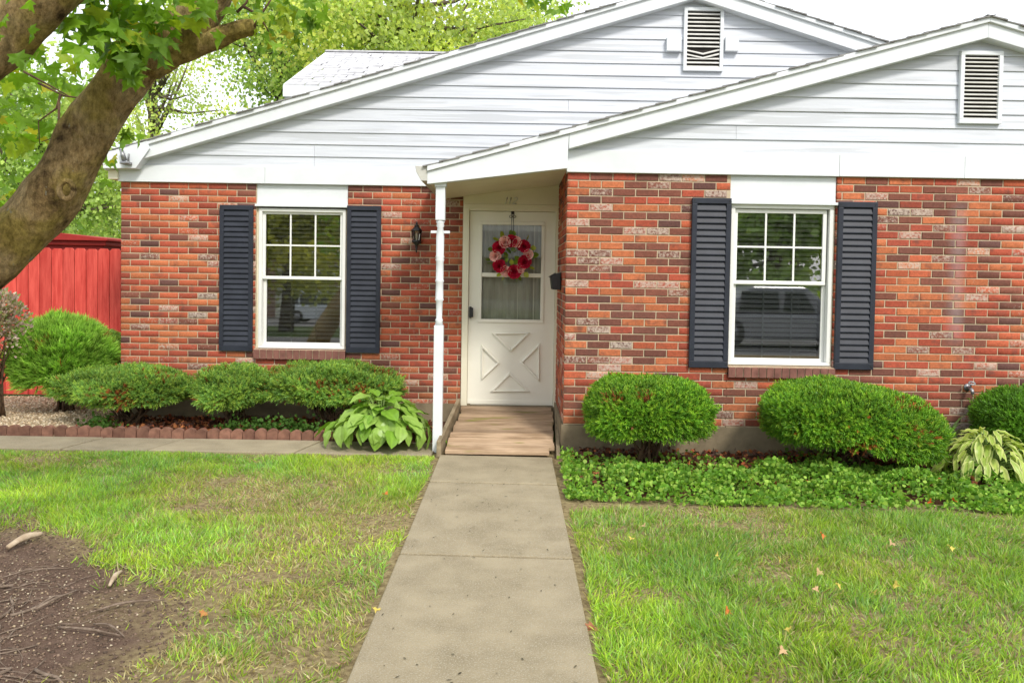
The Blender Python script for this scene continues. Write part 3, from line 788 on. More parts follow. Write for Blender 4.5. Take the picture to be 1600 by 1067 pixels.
def flower(cx, cy, cz, r, colr, seed):
    q = np.random.RandomState(seed)
    TV = [(-.25, 0, 0), (.25, 0, 0), (.55, .0, .55), (.25, .12, 1.0), (-.25, .12, 1.0), (-.55, 0, .55)]
    TF = [(0, 1, 2), (0, 2, 5), (5, 2, 3), (5, 3, 4)]
    D_, P_, S_, C_ = [], [], [], []
    for ring, (n, tilt, s) in enumerate(((7, 1.25, 1.0), (6, .85, .8), (5, .45, .6), (3, .15, .42))):
        for k in range(n):
            a = 2*math.pi*(k + .5*ring + q.uniform(-.15, .15)) / n; t = tilt + q.uniform(-.15, .15)
            D_.append((math.sin(t)*math.cos(a), -math.cos(t), math.sin(t)*math.sin(a))); P_.append((cx, cy, cz)); S_.append(r*s); kk = q.uniform(.7, 1.25)
            C_.append([c*kk for c in colr])
    D_ = np.array(D_); n = len(D_)
    R0 = frames(D_, np.zeros(n))
    # petal face turned to the flower axis
    ax = np.array([[0, -1., 0]]) - D_ * (D_ @ np.array([0, -1., 0]))[:, None]; ax /= np.linalg.norm(ax, axis=1, keepdims=True)+1e-6
    R0 = np.stack([np.cross(ax, D_), ax, D_], axis=2)
    V, F, C = scatter(TV, TF, np.array(P_), R0, np.array(S_), np.array(C_), [.7, .7, 1, 1.15, 1.15, 1])
    o = np_obj('flower', V, F, C, M['petal'], Wr, (cx, cy, cz)); return o
red, pink = (.50, .010, .045), (.90, .55, .50)
seq = [(75, pink), (40, red), (5, pink), (-25, red), (-55, pink), (-82, red), (-112, pink), (-140, red), (-178, pink), (150, red), (118, pink), (95, red)]
for i, (a, c) in enumerate(seq):
    a = math.radians(a); rr = Rw + rnd.uniform(-.015, .02)
    flower(wx+rr*math.cos(a), wy - rnd.uniform(0, .02), wz+rr*math.sin(a), rnd.uniform(.070, .082) if c is red else rnd.uniform(.06, .07), c, i)
for i in range(26):
    a = i*2*math.pi/26 + rnd.uniform(-.1, .1); out = rnd.choice([-1, 1, 1]); rr = Rw + out*.055
    cx, cz = wx+rr*math.cos(a), wz+rr*math.sin(a); da = a + (0 if out > 0 else math.pi) + rnd.uniform(-.6, .6)
    d = np.array([[math.cos(da), -.35, math.sin(da)]])
    TV = [(0, 0, 0), (.4, 0, .35), (.3, .08, .75), (0, .12, 1), (-.3, .08, .75), (-.4, 0, .35), (0, .1, .5)]
    TF = [(0, 1, 6), (1, 2, 6), (2, 3, 6), (3, 4, 6), (4, 5, 6), (5, 0, 6)]
    V, F, C = scatter(TV, TF, np.array([[cx, wy, cz]]), frames(d, np.array([rnd.uniform(0, 6)])), np.array([rnd.uniform(.06, .085)]), np.array([rnd.choice([(.22, .34, .04), (.42, .46, .06), (.16, .24, .05)])]))
    np_obj('leaf', V, F, C, M['hosta'], Wr, (cx, wy, cz))

lx, lz = at(653, 372, YL); ly = YL - .12
La = empty('wall_lantern', (lx, ly, lz-.12), 'black carriage lantern fixed to the brick between window and porch post', 'lantern')
mb = MB().lathe(lx, ly, [(.03, lz-.045), (.052, lz-.03), (.045, lz-.05), (.012, lz-.085), (.016, lz-.1), (.006, lz-.13), (.009, lz-.145), (.002, lz-.16)][::-1], 12); mb.smooth = True
mb.build('base', M['black'], La)
MB().lathe(lx, ly, [(.034, lz-.03), (.05, lz+.07)], 6).build('glass', M['lampglass'], La)
MB().lathe(lx, ly, [(.010, lz-.03), (.010, lz+.03), (.004, lz+.05)], 8).build('candle_bulb', M['frame'], La)
mb = MB()
for k in range(6):
    a = 2*math.pi*k/6
    mb.tube([(lx+.036*math.cos(a), ly+.036*math.sin(a), lz-.035), (lx+.053*math.cos(a), ly+.053*math.sin(a), lz+.072)], .004, 5)
mb.build('cage', M['black'], La)
MB().lathe(lx, ly, [(.062, lz+.07), (.056, lz+.08), (.03, lz+.105), (.024, lz+.11), (.026, lz+.12), (.01, lz+.135), (.012, lz+.145), (.002, lz+.165)], 12).build('cap', M['black'], La)
MB().tube([(lx, YL-.01, lz-.02), (lx, YL-.05, lz-.075), (lx, ly, lz-.09)], .009, 6).lathe(lx, YL-.006, [(.035, lz-.06), (.035, lz+.02)], 10).build('bracket', M['black'], La)

mxy = 8.15; _, mz0 = at(873, 453, mxy); _, mz1 = at(873, 428, mxy)
mb = MB()
pr = [(XC-.004, mz0), (XC-.085, mz0+.005), (XC-.10, mz1-.03), (XC-.055, mz1+.0), (XC-.004, mz1+.015)]
mb.prism(pr[::-1], mxy-.17, mxy+.17)
mbx = mb.build('mailbox', M['black'], None, (XC-.05, mxy, mz0), bevel=.006)
tag(mbx, 'black metal mailbox on the brick side wall beside the door', 'mailbox')
MB().prism([(XC-.108, mz1-.034), (XC-.056, mz1+.004), (XC-.052, mz1+.01), (XC-.112, mz1-.03)], mxy-.175, mxy+.175).build('lid', M['black'], mbx)

fx_, fz_ = at(1511, 605, YR)
Fa = empty('garden_faucet', (fx_, YR, fz_), 'small grey metal garden faucet on the brick wall above the shrubs', 'faucet')
mb = MB().tube([(fx_, YR+.01, fz_), (fx_, YR-.05, fz_), (fx_, YR-.085, fz_-.02), (fx_, YR-.095, fz_-.05)], [.016, .017, .016, .013], 10)
mb.build('spout', M['steel'], Fa)
MB().tube([(fx_, YR-.004, fz_), (fx_, YR-.012, fz_)], .034, 12).build('flange', M['steel'], Fa)
MB().tube([(fx_, YR-.055, fz_+.01), (fx_, YR-.075, fz_+.045)], .006, 6).tube([(fx_+.028*math.cos(a), YR-.076+.014*math.sin(a), fz_+.045+.012*math.sin(a)) for a in [k*math.pi/6 for k in range(13)]], .007, 6).build('handle', M['steel'], Fa)

bx_, bz_ = at(196, 250, YL-.17)
Fb = empty('floodlight_bracket', (bx_, YL-.16, bz_), 'small grey metal floodlight bracket hanging at the left eave corner', 'bracket')
MB().tube([(bx_-.03, YL-.2, bz_+.10), (bx_+.005, YL-.2, bz_-.01)], [.02, .028], 8).build('arm', M['steel'], Fb)
MB().box(bx_-.03, bx_+.065, YL-.24, YL-.155, bz_-.05, bz_-.025).tube([(bx_+.04, YL-.2, bz_-.03), (bx_+.05, YL-.2, bz_+.06)], .012, 6).build('mount', M['steel'], Fb, bevel=.006)

# ------------------------------------------------------------------ fence and shed
YF = 10.1
fzt = at(120, 388, YF)[1]
Fn = empty('red_fence', (-6.5, YF, 0), 'bright red wooden dog-eared privacy fence left of the house', 'fence')
pw = .141
me = None
xr = at(189, 480, YF)[0] + .14
for k in range(26):
    xx = xr - k * pw
    h_ = fzt + rnd.uniform(-.008, .008)
    MB().prism([(xx-pw+.004, .02), (xx-.004, .02), (xx-.004, h_-.03), (xx-.03, h_), (xx-pw+.03, h_), (xx-pw+.004, h_-.03)], YF+rnd.uniform(-.003, .003), YF+.02).build('board', M['fence'], Fn, bevel=.002)
for zz in (.35, 1.0, 1.6):
    MB().box(xr-26*pw, xr, YF+.024, YF+.06, zz, zz+.09).build('rail', M['fence'], Fn)
YS = 13.0
sx0, sx1, _, sz1 = rect(60, 369, 168, 390, YS)
Sd = empty('red_shed', ((sx0+sx1)/2-1, YS, 0), 'dark red shed with moulded eave standing behind the red fence', 'shed')
MB().box(sx0-2.2, sx1-.12, YS+.1, YS+2.4, 0, sz1-.1).build('wall', M['shed'], Sd)
MB().box(sx0-2.3, sx1-.05, YS+.04, YS+2.5, sz1-.14, sz1-.07).build('cornice', M['shed'], Sd, bevel=.01)
MB().prism([(sx0-2.4, sz1-.068), (sx1, sz1-.068), (sx1, sz1-.03), (sx0+.3, sz1+.05), (sx0-2.4, sz1+.05)], YS-.02, YS+2.55).build('roof', M['shed'], Sd, bevel=.008)

# ------------------------------------------------------------------ edging blocks
i = 0
ye = wy1 + .04
xend = at(500, 680, ye)[0]
bw = .108
pr = [(-bw/2+.002, -.03), (bw/2-.002, -.03)] + [(math.cos(a)*(bw/2-.002), .045 + math.sin(a)*.045) for a in [k*math.pi/8 for k in range(9)]]
eme = MB().prism(pr, -.03, .03).mesh('edging_block', M['edging'])
ORD = 'first second third fourth fifth sixth seventh eighth ninth tenth eleventh twelfth thirteenth fourteenth fifteenth sixteenth seventeenth eighteenth nineteenth twentieth'.split() + ['twenty-' + w for w in 'first second third fourth fifth sixth seventh eighth ninth'.split()] + ['thirtieth'] + ['thirty-' + w for w in 'first second third fourth fifth sixth'.split()]
x = xend
while i < 31:
    o = link('edging_block', eme, None, (x, ye + rnd.uniform(-.006, .006), rnd.uniform(-.006, .006)))
    o.rotation_euler = (rnd.uniform(-.06, .06), rnd.uniform(-.03, .03), rnd.uniform(-.06, .06))
    tag(o, 'round-topped brown edging block, %s in the row counted from the hosta' % ORD[i], 'edging block', 'scalloped edging blocks along the bed')
    x -= bw + .002; i += 1

# ------------------------------------------------------------------ shrubs
NE = [(-.005, 0, 0), (.005, 0, 0), (0, 0, 1)]
def sprig_template(nn=9, seed=1, lean=.9, L=.022, wd=.0042):
    q = random.Random(seed); V, F = [], []
    for k in range(nn):
        t = k / (nn-1); z = t * .045
        a = k * 2.4; out = Vector((math.cos(a)*lean, math.sin(a)*lean, .55 + .7*t)).normalized()
        side = out.cross(Vector((0, 0, 1))).normalized() * wd
        p = Vector((0, 0, z)); n0 = len(V)
        V += [tuple(p - side), tuple(p + side), tuple(p + out * L * q.uniform(.8, 1.2))]
        F.append((n0, n0+1, n0+2))
    return V, F
def shrub(name, label, c, a, b, z0, z1, n, cols, seed, e=2.6, dead=.04, stems=10, tmpl=None, sc=(.8, 1.3), up=.35, lump=.10, fn=None, shell=.82, matk='yew'):
    q = np.random.RandomState(seed); n = int(n*1.7)
    root = empty(name, (c[0], c[1], 0), label, 'shrub', None)
    hc = (z1 - z0) / 2; zc = (z0 + z1) / 2
    D_ = q.normal(size=(n, 3)); D_ /= np.linalg.norm(D_, axis=1, keepdims=True)
    D_[:, 2] = np.where(D_[:, 2] < -.55, -D_[:, 2], D_[:, 2])
    rad = (np.abs(D_[:, 0])**e + np.abs(D_[:, 1])**e + np.abs(D_[:, 2])**e) ** (-1/e)
    lumps = q.normal(size=(260, 3)); lumps /= np.linalg.norm(lumps, axis=1, keepdims=True)
    la = q.uniform(-.6, 1, 260) * np.where(np.arange(260) < 40, 1.3, .8); lsh = np.where(np.arange(260) < 40, 26, 130)
    dots = D_ @ lumps.T
    lm = (np.exp((dots - 1) * lsh[None]) * la).sum(1)
    depth = 1 - (1 - shell) * q.rand(n) ** 1.6 * 1.6
    rr = rad * (1 + lump * lm + q.normal(size=n) * .018) * depth
    P = D_ * rr[:, None] * np.array([[a, b, hc]])
    if fn is not None: P = fn(P)
    P += np.array([[c[0], c[1], zc]])
    Nn = D_ / np.array([[a, b, hc]]); Nn /= np.linalg.norm(Nn, axis=1, keepdims=True)
    Nn = Nn + q.normal(size=(n, 3)) * .35 + np.array([[0, 0, up]])
    tv, tf = tmpl or sprig_template()
    base_c = np.array(cols)[q.randint(0, len(cols), n)]
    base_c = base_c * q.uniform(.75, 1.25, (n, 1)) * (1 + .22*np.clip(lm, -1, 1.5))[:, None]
    dl = q.normal(size=(7, 3)); dl /= np.linalg.norm(dl, axis=1, keepdims=True)
    dm = (np.exp((D_ @ dl.T - 1) * 60)).max(1) * (dead > 0)
    isdead = (q.rand(n) < dm * dead * 9) | (q.rand(n) < dead * .12)
    base_c[isdead] = np.array([.36, .095, .025]) * q.uniform(.5, 1.2, (isdead.sum(), 1))
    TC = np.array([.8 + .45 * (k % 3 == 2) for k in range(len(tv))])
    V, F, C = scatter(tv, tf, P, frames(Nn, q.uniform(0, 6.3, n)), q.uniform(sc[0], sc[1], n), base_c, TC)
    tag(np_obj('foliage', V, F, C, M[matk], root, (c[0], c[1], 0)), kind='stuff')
    r = random.Random(seed); mb = MB()
    for k in range(stems):
        ang = r.uniform(0, 6.28); ra = r.uniform(.35, .92); bx, by = c[0] + r.uniform(-.10, .10)*a*2, c[1] + r.uniform(-.06, .06)
        ex, ey, ez = c[0] + a*ra*math.cos(ang), c[1] + b*ra*math.sin(ang), z0 + (z1-z0)*r.uniform(.3, .75)
        pts = []
        for j in range(7):
            t = j/6
            pts.append((bx+(ex-bx)*t**1.25 + r.uniform(-.02, .02), by+(ey-by)*t**1.25 + r.uniform(-.02, .02), -.03+(ez+.03)*t**.85 + r.uniform(-.012, .012)))
        mb.tube(pts, [.015*(1-.75*j/6) for j in range(7)], 6)
        for j in (3, 4, 5):
            p = Vector(pts[j]); d = Vector((r.uniform(-.16, .16), r.uniform(-.12, .12), r.uniform(.06, .2)))
            mb.tube([p, p + d*.5 + Vector((0, 0, .01)), p + d], [.006, .004, .002], 5)
    mb.build('stems', M['stem'], root)
    return root
YG = [(.125, .29, .018), (.09, .22, .018), (.18, .36, .022), (.25, .42, .03)]
YB = [(.16, .30, .05), (.20, .35, .06), (.26, .39, .05), (.13, .26, .05)]
def taper(P):
    P = P.copy(); a = np.abs(P[:, 0]).max(); h = P[:, 2].max()
    low = P[:, 2] < 0
    P[low, 2] *= (1 - .75*(np.abs(P[low, 0])/a)**1.5)
    return P
def cx_at(px, Y): return at(px, 600, Y)[0]
def top(py, px, Y): return at(px, py, Y)[1]
def sized(px0, px1, Y): return (cx_at(px1, Y) - cx_at(px0, Y)) / 2
Yc = 8.30
for (p0, p1, pt, pb, lab, sd, n) in ((100, 309, 574, 642, 'wide clipped yew shrub nearest the red fence, bare stems below', 21, 8200),
                                 (309, 426, 574, 645, 'narrow clipped yew shrub, middle one of three under the left window', 22, 5200),
                                 (420, 621, 567, 640, 'clipped yew shrub beside the green hosta, under the left window', 23, 8200)):
    X = cx_at((p0+p1)/2, Yc); a = sized(p0, p1, Yc)
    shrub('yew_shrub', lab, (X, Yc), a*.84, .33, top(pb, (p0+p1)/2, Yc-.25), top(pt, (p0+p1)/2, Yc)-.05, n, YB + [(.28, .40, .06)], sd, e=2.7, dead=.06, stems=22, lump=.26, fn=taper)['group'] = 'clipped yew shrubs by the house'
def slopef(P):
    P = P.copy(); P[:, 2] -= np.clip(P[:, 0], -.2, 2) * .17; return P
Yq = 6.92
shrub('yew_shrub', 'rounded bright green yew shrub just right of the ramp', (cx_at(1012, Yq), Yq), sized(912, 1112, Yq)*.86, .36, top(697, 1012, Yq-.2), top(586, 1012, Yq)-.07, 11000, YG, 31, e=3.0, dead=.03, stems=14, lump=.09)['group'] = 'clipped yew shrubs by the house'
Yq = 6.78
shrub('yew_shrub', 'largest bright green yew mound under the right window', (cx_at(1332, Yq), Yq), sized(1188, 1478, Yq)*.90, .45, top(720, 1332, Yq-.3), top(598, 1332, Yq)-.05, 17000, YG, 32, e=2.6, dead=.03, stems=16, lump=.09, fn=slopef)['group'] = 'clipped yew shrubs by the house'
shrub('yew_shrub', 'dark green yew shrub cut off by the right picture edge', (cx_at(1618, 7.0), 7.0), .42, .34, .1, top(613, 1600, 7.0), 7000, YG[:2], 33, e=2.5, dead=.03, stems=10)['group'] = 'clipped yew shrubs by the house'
tj = sprig_template(8, 5, .28, .045, .0035)
shrub('golden_cypress', 'feathery light green cypress bush in front of the red fence', (cx_at(98, 9.0), 9.0), .45, .42, .12, top(505, 98, 9.0), 8500, [(.28, .48, .06), (.34, .55, .09), (.22, .40, .06)], 41, e=2.1, dead=.025, stems=12, tmpl=tj, sc=(.8, 1.9), up=.75, lump=.14)
shrub('yew_shrub', 'small yew shrub tucked behind the feathery bush at the house corner', (cx_at(158, 9.35), 9.35), .27, .25, .15, top(521, 158, 9.35), 3600, YB, 42, e=2.4, dead=.16, stems=8)['group'] = 'clipped yew shrubs by the house'
oval = ([(0, 0, 0), (.011, .003, .014), (.009, .003, .03), (0, 0, .042), (-.009, .003, .03), (-.011, .003, .014)], [(0, 1, 5), (1, 2, 4), (1, 4, 5), (2, 3, 4)])
shrub('barberry_bush', 'loose bush with pale purplish leaves at the left picture edge', (cx_at(-8, 8.6), 8.6), .33, .3, .45, top(452, 5, 8.6), 1500, [(.42, .30, .28), (.55, .46, .38), (.26, .32, .12), (.48, .34, .32)], 43, e=2, dead=0, stems=14, tmpl=oval, sc=(.8, 1.5), shell=.5, matk='cover')

# ------------------------------------------------------------------ hostas, leaf by leaf
def hosta_mesh(L, Wd, droop, cc, edge, seed):
    q = random.Random(seed); V, F, C = [], [], []
    nu, nv = 8, 3
    for i in range(nu+1):
        t = i / nu
        wd = Wd * (math.sin(math.pi * min(1, t*.96+.035)) ** .75) * (1.18 - .55*t)
        for j in range(-nv, nv+1):
            s = j / nv
            y = L * t; x = wd * s
            z = -droop * L * t*t + .22*abs(s)*wd - .05*L*t + .006*math.sin(t*16 + seed) * abs(s)
            V.append((x, y*(1-.25*droop*t), z))
            k = 1.18 if j == 0 else (.94 if j % 2 else 1.05)
            c = [v*k for v in cc]
            if edge and abs(j) == nv: c = list(edge)
            if edge and abs(j) == nv-1: c = [.35*a+.65*b for a, b in zip(edge, cc)]
            C.append(c)
    w = 2*nv+1
    for i in range(nu):
        for j in range(w-1): F.append((i*w+j, i*w+j+1, (i+1)*w+j+1, (i+1)*w+j))
    me = bpy.data.meshes.new('leaf'); me.from_pydata(V, [], F)
    for p in me.polygons: p.use_smooth = True
    a = me.color_attributes.new('col', 'FLOAT_COLOR', 'POINT')
    a.data.foreach_set('color', np.array([(*c, 1) for c in C], dtype=np.float32).ravel())
    me.materials.append(M['hosta']); return me
def hosta(label, c, R, Hh, n, L, Wd, cols, edge, seed):
    r = random.Random(seed)
    root = empty('hosta_plant', (c[0], c[1], 0), label, 'plant')
    mm = [hosta_mesh(L*r.uniform(.85, 1.15), Wd*r.uniform(.85, 1.15), r.uniform(.15, .5), r.choice(cols), edge, k) for k in range(8)]
    st = MB()
    for i in range(n):
        t = (i / n); ph = i * 2.39996 + r.uniform(-.25, .25)
        rad = R * (.85 - .72 * t) * r.uniform(.8, 1.1); z = .07 + Hh * (.25 + .75*t) * r.uniform(.75, 1.08)
        bx, by = c[0] + rad*math.cos(ph), c[1] + rad*math.sin(ph)*.85
        pitch = -1.0 + 1.15*t + r.uniform(-.35, .45)
        o = link('leaf', r.choice(mm), root, (bx, by, z))
        o.rotation_euler = (pitch, r.uniform(-.35, .35), ph - math.pi/2 + r.uniform(-.35, .35))
        k = r.uniform(.75, 1.15); o.scale = (k, k, k)
        st.tube([(c[0]+.03*math.cos(ph), c[1]+.03*math.sin(ph), 0), (c[0]+rad*.55*math.cos(ph), c[1]+rad*.5*math.sin(ph), z*.75), (bx, by, z)], [.006, .005, .003], 5)
    me = st.build('stalks', M['stalk'], root)
    return root
M['stalk'] = pm('leaf_stalk', (.14, .22, .05), (.20, .29, .07), 10, .5, .1)
hosta('large green hosta with broad heart-shaped leaves beside the ramp', (cx_at(597, 7.55), 7.55), .57, .38, 135, .195, .07, [(.20, .37, .04), (.25, .42, .06), (.17, .32, .04), (.30, .46, .09)], None, 3)
hosta('variegated hosta with cream-edged leaves at the right end of the bed', (cx_at(1545, 6.6), 6.6), .46, .32, 150, .175, .028, [(.34, .46, .08), (.42, .52, .10)], (.66, .66, .27), 5)
r = random.Random(9)
dl = empty('daylily_clump', (cx_at(1478, 7.2), 7.2, 0), 'clump of long strap-like leaves behind the largest yew mound', 'plant')
for k in range(16):
    a = r.uniform(0, 6.28); L = r.uniform(.45, .8); x0, y0 = cx_at(1470, 7.15)+r.uniform(-.06, .06), 7.15
    V, F = [], []
    for j in range(8):
        t = j/7; w_ = .012*(1-t**2)+.001
        p = Vector((x0+math.cos(a)*L*.6*t**1.5, y0+math.sin(a)*L*.25*t, L*(t-.38*t**3)))
        V += [p+Vector((-w_*math.sin(a)-w_*.4, w_*math.cos(a), 0)), p+Vector((w_*math.sin(a)+w_*.4, -w_*math.cos(a), .004))]
    F = np.array([(2*j, 2*j+1, 2*j+3, 2*j+2) for j in range(7)])
    np_obj('leaf', np.array([tuple(v) for v in V]), F, np.tile(np.array([[.13, .22, .05]]), (16, 1)), M['hosta'], dl, (x0, y0, 0), True)

# ------------------------------------------------------------------ ground cover, litter, gravel
def ovleaf(): return [(0, 0, 0), (.42, .08, .35), (.36, .10, .7), (0, .02, 1), (-.36, .10, .7), (-.42, .08, .35)], [(0, 1, 5), (1, 2, 4), (1, 4, 5), (2, 3, 4)]
n = 42000
X = RS.uniform(.40, 5.2, n); Y = RS.uniform(5.55, 6.95, n)
edge = 5.72 + .10*(vnoise(X, Y*0, 3)-.5) + .06*(vnoise(X, Y*0, 9)-.5) - .10*np.clip((X-1.2)/2, 0, 1) + .2*np.clip(.9-X, 0, 1)
back = 6.55 + .35*(vnoise(X, Y*0, 2.2, 3)-.5) + .25*np.clip(.9-X, 0, .6)
dens = vnoise(X, Y, 5)*1.1+.2
ok = (Y > edge) & (RS.rand(n) < np.where(Y < back, dens, .16))
X, Y = X[ok], Y[ok]; n = len(X)
hh = (.03 + .16*vnoise(X, Y, 5, 7)**1.3) * np.clip((Y-edge[ok])/.4, .15, 1)
Z = -.01 + hh * RS.rand(n)**.5
D_ = np.stack([RS.normal(size=n), RS.normal(size=n)-.3, RS.uniform(.15, 1.1, n)], 1)
cc = np.array([(.16, .34, .04), (.22, .40, .05), (.12, .25, .035), (.32, .48, .08)])[RS.randint(0, 4, n)] * RS.uniform(.75, 1.25, (n, 1))
tv, tf = ovleaf()
V, F, C = scatter(tv, tf, np.stack([X, Y, Z], 1), frames(D_, RS.uniform(0, 6.3, n)), RS.uniform(.02, .042, n), cc)
tag(np_obj('ground_cover', V, F, C, M['cover']), 'low glossy green periwinkle ground cover in front of the right shrubs', 'ground cover', kind='stuff')
# small green weeds in the left bed
n = 900
ci = RS.randint(0, 9, n); wxs = np.array([-2.5, -2.35, -2.2, -2.05, -1.9, -2.7, -3.9, -4.0, -2.1])[ci]
X = wxs + RS.normal(size=n)*.07; Y = 7.98 + RS.normal(size=n)*.05; Z = .02 + np.abs(RS.normal(size=n))*.06
V, F, C = scatter(tv, tf, np.stack([X, Y, Z], 1), frames(np.stack([RS.normal(size=n), RS.normal(size=n), RS.uniform(.1, 1.2, n)], 1), RS.uniform(0, 6, n)), RS.uniform(.02, .045, n), np.array([[.08, .17, .03]])*RS.uniform(.7, 1.4, (n, 1)))
tag(np_obj('bed_weeds', V, F, C, M['cover']), 'small leafy weeds growing behind the edging blocks', 'weeds', kind='stuff')
def litter(name, label, n, xr_, yr_, z, cols, sc):
    X, Y = RS.uniform(*xr_, n), RS.uniform(*yr_, n)
    D_ = np.stack([RS.normal(size=n), RS.normal(size=n), RS.uniform(-.3, .5, n)], 1)
    cc = np.array(cols)[RS.randint(0, len(cols), n)] * RS.uniform(.6, 1.3, (n, 1))
    V, F, C = scatter(tv, tf, np.stack([X, Y, np.full(n, z)+RS.uniform(0, .02, n)], 1), frames(D_, RS.uniform(0, 6, n)), RS.uniform(*sc, n), cc)
    tag(np_obj(name, V, F, C, M['litter']), label, 'leaf litter', kind='stuff')
RUST = [(.30, .085, .03), (.20, .06, .03), (.12, .05, .03), (.38, .14, .05), (.08, .04, .03)]
litter('leaf_litter', 'rust-brown dead leaves on the mulch under the right shrubs', 2600, (.5, 4.5), (6.2, 7.38), .02, RUST, (.02, .05))
litter('leaf_litter', 'rust-brown dead leaves on the mulch under the left shrubs', 2600, (-4.2, -.75), (7.88, 8.72), .012, RUST, (.02, .05))
octa = ([(1, 0, 0), (0, 1, 0), (-1, 0, 0), (0, -1, 0), (0, 0, .7), (.3, .3, -.6)], [(0, 1, 4), (1, 2, 4), (2, 3, 4), (3, 0, 4), (1, 0, 5), (2, 1, 5), (3, 2, 5), (0, 3, 5)])
def stones(name, label, X, Y, z, sc, cols):
    n = len(X)
    D_ = np.stack([RS.normal(size=n)*.3, RS.normal(size=n)*.3, np.ones(n)], 1)
    cc = np.array(cols)[RS.randint(0, len(cols), n)] * RS.uniform(.7, 1.2, (n, 1))
    S3 = RS.uniform(*sc, (n, 1)) * RS.uniform(.6, 1.2, (n, 3))
    V, F, C = scatter(octa[0], octa[1], np.stack([X, Y, np.full(n, z)], 1), frames(D_, RS.uniform(0, 6, n)), S3, cc)
    tag(np_obj(name, V, F, C, M['pebble'], smooth=True), label, 'stones', kind='stuff')
n = 9000
stones('gravel', 'tan pea gravel covering the bed by the red fence', RS.uniform(-7, -3.6, n), RS.uniform(wy1+.05, 10, n), .012, (.008, .02), [(.66, .52, .35), (.54, .41, .26), (.75, .64, .48), (.42, .30, .19)])
n = 5000
X = DC[0] + .5 + RS.normal(size=n)*.7; Y = DC[1] + .3 + RS.normal(size=n)*.7
k = dirt_edge(X, Y) < -.1
stones('soil_pebbles', 'pale pebbles scattered on the bare soil at lower left', X[k], Y[k], -.018, (.002, .009), [(.36, .28, .18), (.5, .42, .30), (.28, .2, .13), (.2, .13, .09)])
n = 14000
X = DC[0] + .3 + RS.uniform(-1, 2.2, n); Y = RS.uniform(2.6, 5.2, n)
k = dirt_edge(X, Y) < .15
stones('soil_crumbs', 'crumbly brown clods of the bare soil at lower left', X[k], Y[k], -.021, (.003, .012), [(.12, .08, .056), (.16, .105, .075), (.20, .14, .10), (.09, .06, .042)])

# ------------------------------------------------------------------ grass
def blades(n, xr_, yr_, keep, hscale, seedo, dry):
    X, Y = RS.uniform(*xr_, n), RS.uniform(*yr_, n)
    k = keep(X, Y); X, Y = X[k], Y[k]; n = len(X)
    tuft = vnoise(X, Y, 3.2, seedo) * .6 + vnoise(X, Y, 9, seedo+2) * .4
    dr = dry(X, Y)
    k = RS.rand(n) < np.clip(.25 + 1.35*tuft - .55*dr, .10, 1); X, Y, tuft, dr = X[k], Y[k], tuft[k], dr[k]; n = len(X)
    h = hscale * (.35 + 1.25*tuft) * RS.uniform(.6, 1.25, n) * (1 - .45*dr)
    lean = RS.normal(size=(n, 2)) * .5 + 1.5*np.stack([vnoise(X, Y, 7, 21)-.5, vnoise(X, Y, 7, 33)-.5], 1)
    D_ = np.stack([lean[:, 0], lean[:, 1], np.ones(n)], 1)
    straw = RS.rand(n) < (.13 + .6*dr)
    D_[straw, 2] *= .45
    G_ = np.array([(.31, .52, .045), (.25, .45, .045), (.44, .60, .08), (.33, .52, .15)])[RS.randint(0, 4, n)]
    tn = vnoise(X, Y, 2.3, 15)[:, None]
    cc = G_ * (np.array([[1.18, 1.02, .8]])*tn + np.array([[.82, .95, 1.25]])*(1-tn)) * (.75 + .5*vnoise(X, Y, 1.1, 5))[:, None] * RS.uniform(.55, 1.35, (n, 1))
    cc[straw] = np.array([(.54, .44, .20), (.44, .35, .16), (.60, .53, .32)])[RS.randint(0, 3, straw.sum())] * RS.uniform(.7, 1.15, (straw.sum(), 1))
    TV = [(-.5, 0, 0), (.5, 0, 0), (-.38, .12, .5), (.38, .12, .5), (0, .42, 1.0)]
    TF = [(0, 1, 3), (0, 3, 2), (2, 3, 4)]
    h = h * np.clip(.3 + (wy0 + .02 - Y)/.55, .3, 1)
    S3 = np.stack([RS.uniform(.0022, .0075, n), h, h], 1)
    return scatter(TV, TF, np.stack([X, Y, np.full(n, -.024)], 1), frames(D_, RS.uniform(0, 6.3, n)), S3, cc, [.8, .8, 1, 1, 1.12])
def keepR(X, Y):
    pe = fR(Y) + .035 + .05*(vnoise(X*0, Y, 4)-.4)
    return (X > pe) & (Y < 5.66 - .12*np.clip(1.0-X, 0, 1)*2 + .06*(vnoise(X, Y*0, 5)-.5))
def dryR(X, Y): return np.clip(.10 + 1.1*(vnoise(X, Y, 1.4, 9)-.6) + .4*(vnoise(X, Y, 5, 12)-.5), 0, .6)
V, F, C = blades(190000, (.3, 5.2), (2.2, 5.75), keepR, .056, 1, dryR)
tag(np_obj('lawn_grass', V, F, C, M['grass']), 'dense mown grass of the lawn right of the path', 'grass', kind='stuff')
def keepL(X, Y):
    pe = fL(Y) - .03 - .06*(vnoise(X*0, Y, 4)-.4)
    return (X < pe) & (Y < wy0 - .01) & (dirt_edge(X, Y) > RS.uniform(-.16, .26, len(X)) * RS.rand(len(X)))
def dryL(X, Y):
    d = .08 + 1.5*(vnoise(X, Y, 1.3, 4) - .42) + .5*(vnoise(X, Y, 4.5, 6)-.5)
    d = d + .28*np.exp(-((X+1.1)/.5)**2) - .55*np.clip((Y-6.4)/.6, 0, 1) + .35*np.exp(-((X+1.7)/.7)**2 - ((Y-5.9)/.5)**2) + .5*np.clip(1-dirt_edge(X, Y)/.35, 0, 1)
    return np.clip(d, 0, 1)
V, F, C = blades(330000, (-6.5, -.3), (2.2, 7.25), keepL, .056, 3, dryL)
